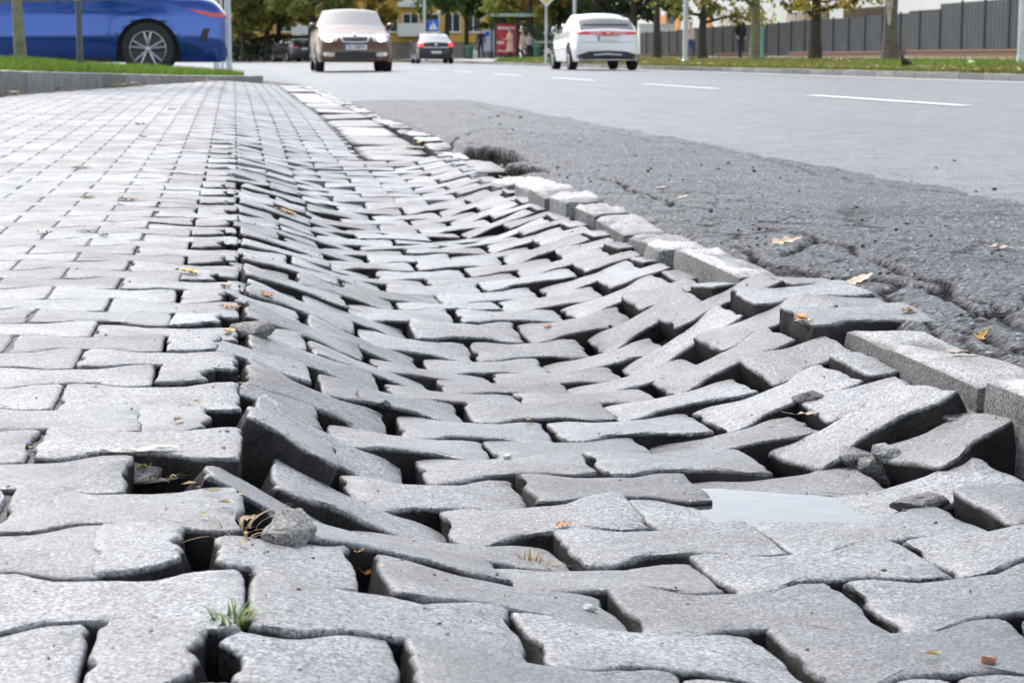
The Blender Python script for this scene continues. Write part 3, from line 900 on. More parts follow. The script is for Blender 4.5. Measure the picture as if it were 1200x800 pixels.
def blades(name, pts, h, wd, mat, seed):
    """pts: (n,3) roots -> bent two-segment blades"""
    rs = np.random.RandomState(seed); n = len(pts)
    an = rs.uniform(0, 2 * np.pi, n); hh = h * rs.uniform(0.5, 1.25, n); ln = hh * rs.uniform(0.15, 0.75, n); wv = wd * rs.uniform(0.6, 1.3, n)
    dx, dy = np.cos(an), np.sin(an); sx, sy = -dy * wv, dx * wv
    v = np.empty((n, 5, 3))
    v[:, 0] = pts + np.stack([sx, sy, 0 * sx], -1); v[:, 1] = pts - np.stack([sx, sy, 0 * sx], -1)
    mid = pts + np.stack([dx * ln * .3, dy * ln * .3, hh * .6], -1)
    v[:, 2] = mid - np.stack([sx, sy, 0 * sx], -1) * .7; v[:, 3] = mid + np.stack([sx, sy, 0 * sx], -1) * .7
    v[:, 4] = pts + np.stack([dx * ln, dy * ln, hh], -1)
    b = (np.arange(n) * 5)[:, None]
    loops = np.concatenate([b + np.array([0, 1, 2, 3]), b + np.array([3, 2, 4])], 1).ravel()
    me = bpy.data.meshes.new(name)
    me.vertices.add(n * 5); me.vertices.foreach_set('co', v.ravel())
    me.loops.add(len(loops)); me.loops.foreach_set('vertex_index', loops.astype(np.int32))
    st = (np.arange(n) * 7)[:, None] + np.array([0, 4]); tot = np.tile([4, 3], n)
    me.polygons.add(2 * n); me.polygons.foreach_set('loop_start', st.ravel().astype(np.int32)); me.polygons.foreach_set('loop_total', tot.astype(np.int32))
    me.update(calc_edges=True)
    a = me.attributes.new('rnd', 'FLOAT', 'POINT'); a.data.foreach_set('value', np.repeat(np.clip(rs.normal(0.45, 0.25, n), 0, 1), 5))
    return link_mesh(name, me, mat)

rs = np.random.RandomState(3)
pts = []
while len(pts) < 26000:
    s = rs.uniform(-2.0, slen - 0.3); u = rs.uniform(0, 1) ** 1.3
    w_ = wmin(s) + (wmax(s) - wmin(s)) * u * (1 if s > slen - 3 else 0.75); q = island_pt(s, w_); pts.append((q.x, q.y, isl_z(s, w_) - 0.005))
o = blades('grass', np.array(pts), 0.075, 0.004, M['grass'], 5); tag(o, 'fresh green grass on the kerbed verge in front of the blue car', 'grass', kind='stuff')
Xr = 11.4 + rs.uniform(0, 1, 34000) ** 1.5 * 9; Yr = 22 + rs.uniform(0, 1, 34000) ** 1.4 * 75
keep = ~((Yr > 86) & (Xr < 17.5))
Xr, Yr = Xr[keep], Yr[keep]
o = blades('grass', np.stack([Xr, Yr, vz(Xr)], -1), 0.12, 0.010, M['grass_dry'], 6); tag(o, 'yellowing grass on the far verge below the street trees', 'grass', kind='stuff')
Xr = rs.uniform(11.5, 17.4, 2600); Yr = rs.uniform(86, 96, 2600)
Xg = rs.uniform(12.4, 14.5, 3000); Yg = rs.uniform(33, 39, 3000)
o = blades('grass', np.stack([Xg, Yg, vz(Xg)], -1), 0.16, 0.012, M['grass'], 9); tag(o, 'patch of bright green grass on the far verge near the black bird', 'grass', kind='stuff')
Xp = rs.uniform(11.6, 15.5, 5000); Yp = rs.uniform(80, 86.5, 5000)
o = blades('grass', np.stack([Xp, Yp, vz(Xp)], -1), 0.2, 0.02, M['grass'], 10); tag(o, 'bright green grass in front of the bus shelter', 'grass', kind='stuff')

# leaf litter lying on the far verge and along the kerb foot
def litter(name, P_, size, seed):
    r_ = np.random.RandomState(seed); n = len(P_); an = r_.uniform(0, 6.28, n); s_ = size * r_.uniform(.5, 1.3, n); tl = r_.uniform(-.5, .5, (n, 2))
    v = np.empty((n, 4, 3)); c, s = np.cos(an), np.sin(an)
    for k, (a, b) in enumerate(((-1, 0), (0, -.55), (1, 0), (0, .55))):
        x = (a * c - b * s) * s_; y = (a * s + b * c) * s_
        v[:, k] = P_ + np.stack([x, y, np.abs(x * tl[:, 0] + y * tl[:, 1]) + 0.012 + (0.25 * s_ if k % 2 else 0)], -1)
    f = [(4 * i, 4 * i + 1, 4 * i + 2, 4 * i + 3) for i in range(n)]
    me = mesh_py(name, v.reshape(-1, 3), f)
    a = me.attributes.new('rnd', 'FLOAT', 'POINT'); a.data.foreach_set('value', np.repeat(r_.uniform(0, 1, n), 4))
    return link_mesh(name, me, M['litter'])
n = 1700; Xr = 11.2 + rs.uniform(0, 1, n) ** 1.8 * 8; Yr = 24 + rs.uniform(0, 1, n) ** 1.3 * 55
o = litter('leaf_litter', np.stack([Xr, Yr, vz(Xr) + 0.05], -1), 0.075, 4); tag(o, 'yellow and brown fallen leaves strewn over the far verge', 'leaves', kind='stuff')
n = 260; s_ = rs.uniform(-1.5, 9, n); w_ = -0.02 - np.abs(rs.normal(0, 0.07, n)); clump = (np.sin(s_ * 2.1) + np.sin(s_ * 3.7 + 1)) > 0.3
q = np.stack([IA.x + dirI.x * s_ + norI.x * w_, IA.y + dirI.y * s_ + norI.y * w_], -1)[clump]
o = litter('leaf_litter', np.stack([q[:, 0], q[:, 1], hgt(q[:, 0], q[:, 1]) + 0.003], -1), 0.035, 8); tag(o, 'brown fallen leaves gathered at the foot of the verge kerb', 'leaves', kind='stuff')

# ================================================================== TREES
def bark(name, c): return simple(name, c, 0.9, var=0.35, scale=9, bump=0.9)
M['bark'] = bark('bark', (0.13, 0.11, 0.09)); M['bark_dark'] = bark('dark_bark', (0.06, 0.052, 0.045)); M['bark_green'] = bark('mossy_bark', (0.20, 0.20, 0.12))
M['bark_pale'] = bark('pale_bark', (0.42, 0.38, 0.32))
LEAF = {
    'green': leafy('leaves_green', [(0, (0.045, 0.10, 0.03)), (0.6, (0.11, 0.20, 0.055)), (1, (0.2, 0.29, 0.09))], trans=0.45),
    'dark': leafy('leaves_dark', [(0, (0.015, 0.035, 0.016)), (0.7, (0.035, 0.07, 0.028)), (1, (0.07, 0.10, 0.04))], trans=0.25),
    'autumn': leafy('leaves_autumn', [(0, (0.18, 0.18, 0.04)), (0.5, (0.42, 0.34, 0.08)), (1, (0.58, 0.42, 0.11))], trans=0.5),
    'olive': leafy('leaves_olive', [(0, (0.12, 0.15, 0.04)), (0.5, (0.27, 0.28, 0.075)), (1, (0.44, 0.37, 0.10))], trans=0.5),
}
def tree(name, label, loc, h, cr, base, leafkey, tr=0.16, seed=0, nleaf=3200, size=0.16, barkm='bark', group=None, lean=0.0, flat=0.8):
    r_ = random.Random(seed); e = empty(name, loc); tag(e, label, 'tree', group)
    m = MB(); ends = []
    top = Vector((lean, 0, base + (h - base) * 0.75))
    tp = [Vector((lean * (k / 7) ** 1.5 + r_.uniform(-.03, .03) * (k > 0), r_.uniform(-.03, .03) * (k > 0), top.z * k / 7)) for k in range(8)]
    tp[0].z = -0.12
    m.tube(tp, [tr * (1.28 if k == 0 else 1 - 0.11 * k) for k in range(8)], 12)
    for k in range(11):
        u = r_.uniform(0.22, 0.95); zb = max(base * 0.85, top.z * u * 0.9); b = Vector((lean * u, 0, zb)); an = k * 2.4 + r_.uniform(-.4, .4)
        ln = cr * r_.uniform(0.55, 0.95); el = r_.uniform(0.1, 0.9)
        d = Vector((math.cos(an), math.sin(an), el)).normalized()
        e1 = b + d * ln * .5 + Vector((0, 0, r_.uniform(-.1, .15))); e2 = b + d * ln + Vector((0, 0, r_.uniform(-.3, .3)))
        m.tube([b, e1, e2], [tr * 0.42, tr * 0.24, tr * 0.08], 7); ends += [e1, e2]
        for q in range(2):
            e3 = e1 + Vector((math.cos(an + r_.uniform(-1, 1)), math.sin(an + r_.uniform(-1, 1)), r_.uniform(-.2, .8))) * ln * 0.5
            m.tube([e1, e3], [tr * 0.18, tr * 0.05], 5); ends.append(e3)
    m.build('trunk', M[barkm], e, smooth=True)
    rs_ = np.random.RandomState(seed + 100)
    cen = np.array([tuple(p) for p in ends])
    extra = []
    while len(extra) < 46:
        p = rs_.uniform(-1, 1, 3)
        if 0.35 < np.linalg.norm(p) < 1: extra.append((p[0] * cr + lean * .6, p[1] * cr, base + (h - base) * (0.5 + 0.5 * p[2])))
    cen = np.concatenate([cen, np.array(extra)])
    ci = rs_.randint(0, len(cen), nleaf); sc = rs_.uniform(0.22, 0.5, len(cen))[ci] * cr * 0.5
    dirs = rs_.normal(0, 1, (nleaf, 3)); dirs /= np.linalg.norm(dirs, axis=1)[:, None]
    p = cen[ci] + dirs * (sc * rs_.uniform(0.35, 1.0, nleaf))[:, None] * np.array([1, 1, flat])
    p[:, 2] = np.maximum(p[:, 2], base * 0.9 + rs_.uniform(-0.25, 0.3, nleaf))
    # leaf quads
    a = rs_.normal(0, 1, (nleaf, 3)); a /= np.linalg.norm(a, axis=1)[:, None]
    b = np.cross(a, rs_.normal(0, 1, (nleaf, 3))); b /= np.linalg.norm(b, axis=1)[:, None]
    s_ = size * rs_.uniform(0.6, 1.35, nleaf)[:, None]
    v = np.stack([p - a * s_, p - b * s_ * .55, p + a * s_, p + b * s_ * .55], 1)
    f = [(4 * i, 4 * i + 1, 4 * i + 2, 4 * i + 3) for i in range(nleaf)]
    me = mesh_py('crown', v.reshape(-1, 3), f)
    clump = rs_.normal(0, 0.22, len(cen))[ci]
    at2 = me.attributes.new('rnd', 'FLOAT', 'POINT'); at2.data.foreach_set('value', np.repeat(np.clip(0.5 + clump + rs_.normal(0, .15, nleaf), 0, 1), 4))
    link_mesh('crown', me, LEAF[leafkey], e)
    return e

# street trees of the far verge (row at 17 m)
T = [(823, 69.8, 0.165, 'bark_dark', 'street tree with dark trunk next to the grey lamp post', 'olive', 1.55),
     (885, 62.7, 0.18, 'bark_green', 'street tree with greenish trunk beside the teal post', 'olive', 1.45),
     (955, 56.3, 0.19, 'bark_dark', 'street tree with dark brown trunk between teal post and pale-barked tree', 'autumn', 1.45),
     (1043, 49.8, 0.21, 'bark', 'thick street tree whose trunk has one pale stripe, near the black bird', 'autumn', 2.3)]
for k, (px, yy, tr, bk, lb, lf, bs) in enumerate(T):
    p = at(px, yy, float(vz(at(px, yy).x)))
    e = tree('street_tree', lb, p, 7.5, 2.7, bs, lf, tr, 40 + k, 5200, 0.11, bk, 'street trees in a row on the far verge')
    if px == 1043:
        m = MB().tube([(-0.095, -0.13, 0.9), (-0.10, -0.135, 2.0), (-0.085, -0.12, 3.2)], [0.03, 0.125, 0.11], 10)
        m.build('pale_bark_patch', M['bark_pale'], e, smooth=True)
FAR = [  # px, Y, height, crown radius, crown base, leaf, trunk, label
    (285, 126, 7.5, 3.0, 1.6, 'olive', .14, 'olive-green tree beside the left hedge, nearest the blue car'),
    (313, 128, 8.5, 3.2, 2.0, 'olive', .18, 'yellow-green tree with forked trunk behind the hedge'),
    (327, 131, 9.0, 3.0, 2.2, 'autumn', .22, 'tree with yellowing crown and stout dark trunk behind the small dark car'),
    (366, 120, 9.0, 3.6, 2.6, 'olive', .30, 'tree with thick dark trunk behind the brown oncoming car'),
    (432, 126, 8.0, 2.6, 1.5, 'autumn', .12, 'yellow-leaved tree before the yellow apartment block'),
    (524, 128, 9.5, 3.6, 2.3, 'green', .2, 'broad green tree rising over the blue crossing sign'),
    (547, 136, 9.5, 3.6, 2.3, 'green', .2, 'green tree with slim trunk left of the bus shelter'),
    (577, 128, 9.0, 2.6, 2.7, 'dark', .2, 'dark green tree standing over the bus shelter roof'),
    (622, 112, 8.0, 3.0, 1.9, 'olive', .2, 'olive tree behind the yellow diamond sign'),
    (655, 116, 8.5, 3.0, 1.6, 'autumn', .2, 'yellow-brown tree right behind the white hatchback'),
    (700, 110, 10, 3.6, 1.7, 'dark', .22, 'large dark tree whose crown spreads above the white hatchback'),
    (708, 122, 10, 3.4, 1.2, 'dark', .22, 'dark bushy tree filling the gap behind the roof of the white hatchback'),
    (742, 104, 10, 3.4, 2.0, 'dark', .25, 'dark tree at the white corner of the low building'),
    (770, 84, 8, 3.0, 2.5, 'olive', .18, 'tree with low yellowing boughs hanging over the grey fence end'),
]
for k, (px, yy, h, cr, bs, lf, tr, lb) in enumerate(FAR):
    p = at(px, yy, 0.15 if px < 500 else 0.3)
    tree('tree', lb, p, h, cr, bs, lf, tr, 70 + k, 6000, 0.19, 'bark_dark', 'trees around the far end of the street')
# tree line closing the view far behind
for k, (X_, Y_) in enumerate([(-34, 150), (-26, 158), (-18, 150), (-10, 162), (-3, 170), (30, 190), (38, 185), (46, 190), (56, 182)]):
    tree('tree', ['tall background tree crowded behind the hedge, left of the apartment block', 'tall background tree in the gap between the apartment block and the white building'][X_ > 10], (X_, Y_, 0.2), 13, 5.2, 0.6, 'green' if k % 2 else 'olive', 0.3, 120 + k, 3000, 0.34, 'bark_dark', ['background trees left of the block', 'background trees right of the block'][X_ > 10])

def hedge(name, label, a, b, h, dep, leafkey, n, seed):
    a = Vector(a); b = Vector(b); d = b - a; e = empty(name, a); tag(e, label, 'hedge')
    rs_ = np.random.RandomState(seed); u = rs_.uniform(0, 1, n); w_ = rs_.uniform(-1, 1, n); z = rs_.uniform(0, 1, n)
    nd = Vector((-d.y, d.x, 0)).normalized()
    hh = h * (0.85 + 0.3 * vnoise(u * d.length * .6, u * 0, seed))
    sh = np.maximum(np.abs(w_), z); k = np.where(rs_.uniform(0, 1, n) < .7, 1 / np.maximum(sh, .3), 1)
    w_ = w_ * np.minimum(k, 1.5); z = np.clip(z * np.minimum(k, 1.3), 0, 1)
    p = np.stack([d.x * u + nd.x * w_ * dep, d.y * u + nd.y * w_ * dep, z * hh + rs_.normal(0, .05, n)], -1)
    aa = rs_.normal(0, 1, (n, 3)); aa /= np.linalg.norm(aa, axis=1)[:, None]; bb = np.cross(aa, rs_.normal(0, 1, (n, 3))); bb /= np.linalg.norm(bb, axis=1)[:, None]
    s_ = 0.10 * rs_.uniform(.6, 1.4, n)[:, None]
    v = np.stack([p - aa * s_, p - bb * s_ * .6, p + aa * s_, p + bb * s_ * .6], 1)
    me = mesh_py('foliage', v.reshape(-1, 3), [(4 * i, 4 * i + 1, 4 * i + 2, 4 * i + 3) for i in range(n)])
    at2 = me.attributes.new('rnd', 'FLOAT', 'POINT'); at2.data.foreach_set('value', np.repeat(np.clip(rs_.normal(.45, .25, n), 0, 1), 4))
    link_mesh('foliage', me, LEAF[leafkey], e)
    m = MB()
    for k in range(24):
        q = d * (k / 23); m.tube([q + Vector((0, 0, -.1)), q + Vector((rs_.uniform(-.1, .1), 0, h * .8))], [.03, .012], 5)
    m.build('stem', M['bark_dark'], e)
    return e
hedge('hedge', 'dark green clipped hedge behind the left verge grass strip', (-7, 127, 0.1), (6.6, 130, 0.1), 1.75, 0.6, 'dark', 9000, 5)
hedge('shrub', 'low dark shrubbery behind the bus shelter', (17.5, 128, 0.3), (26, 126, 0.3), 1.9, 0.8, 'dark', 4500, 6)

# ================================================================== BUILDINGS
M['yellow'] = simple('yellow_render', (0.62, 0.37, 0.09), 0.85, var=0.1, scale=1.0, bump=0.1)
M['plinth'] = simple('plinth_grey', (0.22, 0.20, 0.18), 0.9, var=0.2, scale=1.0)
M['white_wall'] = simple('white_render', (0.80, 0.80, 0.79), 0.8, var=0.04, scale=0.7)
M['frame'] = simple('window_frame_white', (0.75, 0.75, 0.73), 0.5, var=0.05)
t = NT('window_glass'); M['glass'] = t.set((0.05, 0.055, 0.06), 0.08, Specular_IOR_Level=0.8)
M['dark_glass'] = simple('dark_strip_glass', (0.05, 0.045, 0.045), 0.15, var=0.2)
M['orange'] = simple('orange_panel', (0.75, 0.33, 0.07), 0.6, var=0.06)
M['roof'] = simple('roof_dark', (0.10, 0.09, 0.09), 0.8)
M['rail'] = simple('balcony_panel', (0.38, 0.35, 0.36), 0.6, var=0.2)
b0 = at(355, 158, 0.25); b1 = at(583, 158, 0.25); BX0, BX1, BY = b0.x - 6, b1.x, 158
apt = empty('apartment_block', (BX0, BY, 0.25)); tag(apt, 'yellow four-storey apartment block with white windows beyond the trees', 'building')
W_ = BX1 - BX0
MB().box((0, 0, -0.4), (W_, 11, 1.25)).build('plinth', M['plinth'], apt)
MB().box((-0.05, -0.05, 1.25), (W_ + 0.05, 11.05, 12.6)).build('wall', M['yellow'], apt)
r_ = MB().box((-0.3, -0.3, 12.6), (W_ + 0.3, 11.3, 12.95)).build('roof', M['roof'], apt)
MB().box((4, 4, 12.95), (5, 5, 13.9)).build('chimney', M['plinth'], r_)
wf = MB().box((-0.65, -0.09, 0), (0.65, -0.03, 0.07)).box((-0.65, -0.09, 1.43), (0.65, -0.03, 1.5)).box((-0.65, -0.09, 0.07), (-0.58, -0.03, 1.43)).box((0.58, -0.09, 0.07), (0.65, -0.03, 1.43)).box((-0.04, -0.09, 0.07), (0.04, -0.03, 1.43)).mesh('window')
wp = MB().box((-0.58, -0.07, 0.07), (0.58, -0.055, 1.43)).mesh('pane')
ws_ = MB().box((-0.72, -0.2, -0.06), (0.72, -0.05, 0.0)).mesh('sill')
bal = MB().box((-1.1, -1.15, 0), (1.1, -0.05, 0.14)).mesh('balcony'); balr = MB().box((-1.1, -1.15, 0.16), (1.1, -1.09, 1.05)).box((-1.1, -1.08, 0.16), (-1.05, -0.06, 1.05)).box((1.05, -1.08, 0.16), (1.1, -0.06, 1.05)).mesh('railing')
ncol = int(W_ / 1.75)
for c in range(ncol):
    for st in range(4):
        x = 0.9 + c * (W_ - 1.4) / ncol + 0.2; z = 2.05 + st * 2.75
        if c % 5 == 3:
            if st: 
                q = link_mesh('balcony', bal, M['plinth'], apt, (x, 0, z - 0.75)); link_mesh('railing', balr, M['rail'], q)
            else: 
                q = link_mesh('balcony', bal, M['frame'], apt, (x, 0, z - 0.35)); link_mesh('railing', balr, M['frame'], q)
        q = link_mesh('window', wf, M['frame'], apt, (x, -0.02, z)); link_mesh('pane', wp, M['glass'], q); link_mesh('sill', ws_, M['frame'], q)
# white low building behind the fence
WB = empty('white_building', (36, 60, 0.35)); tag(WB, 'long white flat-roofed building with dark strip windows behind the grey fence', 'building')
MB().box((0, -30, -0.6), (22, 112, 7.0)).build('wall', M['white_wall'], WB)
MB().box((-0.25, -30.3, 7.0), (22.3, 112.3, 7.3)).build('roof', M['roof'], WB)
for (y0, y1, z0, z1) in [(-8, 2, 1.3, 2.35), (14, 24.5, 1.2, 2.3), (33, 40.6, 1.2, 2.42), (43, 52, 1.2, 2.8), (55, 64, 1.2, 2.8), (70, 82, 1.1, 3.3), (97, 99.5, 1.1, 3.3)]:
    q = MB().box((-0.06, y0, z0), (0.02, y1, z1)).build('window', M['plinth'], WB)
    n_ = max(2, int((y1 - y0) / 2.2))
    for k in range(n_):
        a0 = y0 + (y1 - y0) * k / n_ + 0.05; a1 = y0 + (y1 - y0) * (k + 1) / n_ - 0.05
        MB().box((-0.09, a0, z0 + 0.06), (-0.062, a1, z1 - 0.06)).build('pane', M['dark_glass'], q)
for (y0, y1) in [(84.5, 86.0), (95.0, 96.7), (100, 105)]:
    MB().box((-0.1, y0, 0.4), (-0.02, y1, 3.4)).build('orange_panel', M['orange'], WB)
for y0 in (-18, 5, 30, 55): MB().box((-0.03, y0, 0.3), (0.0, y0 + 0.05, 6.9)).build('wall_joint', M['rail'], WB)
pw = empty('white_wall', (29.9, 142.0, 0.3)); tag(pw, 'tall white wall closing the far end of the grey fence', 'wall')
MB().box((0, 0, -0.5), (2.6, 0.4, 2.35), 0.02).build('wall_panel', M['white_wall'], pw)
MB().box((-0.06, -0.05, 2.35), (2.66, 0.45, 2.45)).build('coping', M['frame'], pw)

# grey panel fence
t = NT('fence_sheet'); co = t.n('ShaderNodeTexCoord').outputs['Object']
st = t.ramp(t.noise(co, 1.4, 5), [(0.45, 0.0), (0.8, 1.0)])
M['fence'] = t.set(t.mix(t.math('MULTIPLY', st, 0.5), (0.075, 0.082, 0.095), (0.14, 0.15, 0.165)), 0.55, None, Specular_IOR_Level=0.4)
M['post'] = simple('fence_post', (0.075, 0.08, 0.09), 0.5)
M['galv'] = simple('galvanised_steel', (0.52, 0.54, 0.55), 0.42, 0.35, var=0.08, scale=14)
FX = 30.0
fence = empty('panel_fence', (FX, 60, 0.3)); tag(fence, 'grey corrugated metal panel fence standing before the white building', 'fence')
def corr(h):
    v = []; f = []; n = 26
    for k in range(n + 1):
        x = 0.022 * (1 if k % 4 in (1, 2) else 0)
        for z in (0.08, h): v.append((x - 0.02, 2.56 * k / n, z))
    for k in range(n): f.append((2 * k, 2 * k + 1, 2 * k + 3, 2 * k + 2))
    me = mesh_py('panel', v, f)
    return me
PM = {}
yy = 60.0; k = 0
while yy < 141:
    h = 2.28 if yy < 77.6 else [1.98, 1.94, 1.90, 1.90, 1.84][min(4, int((yy - 77) / 12))]
    if yy > 128: h = 1.78
    if h not in PM:
        PM[h] = corr(h); PM[(h, 'p')] = MB().box((-0.04, -0.04, -0.25), (0.04, 0.04, h + 0.08)).mesh('post')
    link_mesh('post', PM[(h, 'p')], M['post'], fence, (-0.03, yy - 60, 0))
    link_mesh('panel', PM[h], M['fence'], fence, (0, yy - 60 + 0.03, 0))
    yy += 2.5
# low brick planter walls in front of the fence
M['brick'] = None
t = NT('red_brick'); co = t.n('ShaderNodeTexCoord').outputs['Object']
mp = t.n('ShaderNodeMapping'); mp.inputs['Rotation'].default_value = (0, rad(90), rad(90)); t.l(co, mp.inputs[0])
bt = t.n('ShaderNodeTexBrick'); bt.inputs['Scale'].default_value = 4.0; bt.inputs['Color1'].default_value = (0.26, 0.12, 0.08, 1); bt.inputs['Color2'].default_value = (0.19, 0.085, 0.06, 1); bt.inputs['Mortar'].default_value = (0.35, 0.30, 0.26, 1)
t.l(mp.outputs[0], bt.inputs[0]); M['brick'] = t.set(bt.outputs[0], 0.85)
M['cap'] = simple('wall_cap', (0.30, 0.18, 0.13), 0.8)
for (y0, y1, z1, lb) in [(60, 76.8, 0.26, 'taller red brick planter wall below the high fence panels'), (78.2, 94.0, 0.22, 'long low red brick wall behind the pale-striped tree'), (99, 109, 0.18, 'low red brick wall behind the middle street tree'), (112, 122, 0.15, 'low red brick wall behind the walker in black'), (125, 139, 0.15, 'low red brick wall at the far fence end')]:
    e = empty('brick_wall', (27.4, y0, 0.3)); tag(e, lb, 'wall', None)
    MB().box((0, 0, -0.3), (0.35, y1 - y0, z1)).build('wall_body', M['brick'], e)
    MB().box((-0.03, -0.03, z1), (0.38, y1 - y0 + 0.03, z1 + 0.06)).build('coping', M['cap'], e)
# ================================================================== CARS
def paint(name, col, rough=0.25, flake=0.0, coat=1.0):
    t = NT(name); return t.set(col, rough, None, Metallic=flake, Coat_Weight=coat, Coat_Roughness=0.05)
M['tyre'] = simple('tyre_rubber', (0.022, 0.022, 0.024), 0.8)
M['rim'] = simple('alloy_rim', (0.42, 0.42, 0.43), 0.3, 0.8, var=0.05)
M['rim_dark'] = simple('dark_rim', (0.06, 0.06, 0.065), 0.35, 0.6)
M['plastic'] = simple('black_plastic', (0.02, 0.02, 0.022), 0.5)
M['chrome'] = simple('chrome', (0.75, 0.75, 0.76), 0.12, 1.0, var=0.02)
M['red_lamp'] = simple('red_lamp', (0.55, 0.02, 0.025), 0.15, var=0.1, coat=1.0)
M['pale_red'] = simple('pale_red_lamp', (0.62, 0.22, 0.22), 0.15, var=0.1, coat=1.0)
M['plate'] = simple('number_plate', (0.75, 0.75, 0.72), 0.4, var=0.03)
M['plate_blue'] = simple('plate_blue', (0.03, 0.09, 0.45), 0.4)
M['ink'] = simple('plate_ink', (0.02, 0.02, 0.025), 0.5)
M['lampglass'] = simple('clear_lamp', (0.55, 0.55, 0.55), 0.08, 0.3, var=0.05, coat=1.0)
t = NT('car_glass'); M['carglass'] = t.set((0.03, 0.035, 0.04), 0.03, None, Specular_IOR_Level=1.0, Coat_Weight=1.0)
def lit(name, col, s):
    t = NT(name); t.set(col, 0.2); t.b.inputs['Emission Color'].default_value = col + (1,); t.b.inputs['Emission Strength'].default_value = s; return t.m
M['headlamp_on'] = lit('lit_headlamp', (1.0, 0.80, 0.52), 9.0)
M['tail_on'] = lit('lit_tail_lamp', (0.9, 0.03, 0.02), 1.2)
M['lamp_warm'] = lit('lit_headlamp_glow', (1.0, 0.75, 0.5), 1.3)

WHEELS = {}
def wheel(parent, x, y, R, style, side, wd=0.21):
    key = (R, style, side)
    if key not in WHEELS:
        rr = R * 0.70; s = side
        ty = MB().lathe([(rr, -wd / 2), (R * .93, -wd / 2), (R * .985, -wd * .42), (R, -wd * .3), (R, wd * .3), (R * .985, wd * .42), (R * .93, wd / 2), (rr, wd / 2), (rr * .98, 0), (rr, -wd / 2)], 40, 'x').mesh('tyre', True)
        rm = MB().lathe([(rr, s * wd * .45), (rr * .95, s * wd * .46), (rr * .91, s * wd * .34), (rr * .9, -s * wd * .3)], 40, 'x')
        dk = MB().lathe([(0.001, 0.0), (rr * .92, 0.0), (rr * .92, -s * 0.01), (0.001, -s * 0.01)], 30, 'x')
        for k in range(5):
            a = 2 * math.pi * k / 5 + math.pi / 2
            for dv in ((-0.2, 0.2) if style == 'double' else (-0.08, 0.08)):
                p0 = Vector((s * wd * .36, math.cos(a + dv * .25) * rr * .16, math.sin(a + dv * .25) * rr * .16)); p1 = Vector((s * wd * .40, math.cos(a + dv) * rr * .93, math.sin(a + dv) * rr * .93))
                rm.tube([p0, (p0 + p1) / 2 + Vector((s * .012, 0, 0)), p1], [rr * .095, rr * .075, rr * .07], 6)
        hub = MB().lathe([(0.001, s * wd * .46), (rr * .13, s * wd * .45), (rr * .2, s * wd * .38), (rr * .2, 0)], 16, 'x')
        rm.add(hub.v, hub.f)
        WHEELS[key] = (ty, rm.mesh('rim', True), dk.mesh('brake_disc', True))
    ty, rm, dk = WHEELS[key]
    e = empty('wheel', (x, y, R)); e.parent = parent
    link_mesh('tyre', ty, M['tyre'], e); link_mesh('rim', rm, M['rim'], e); link_mesh('brake_disc', dk, M['rim_dark'], e)
    return e

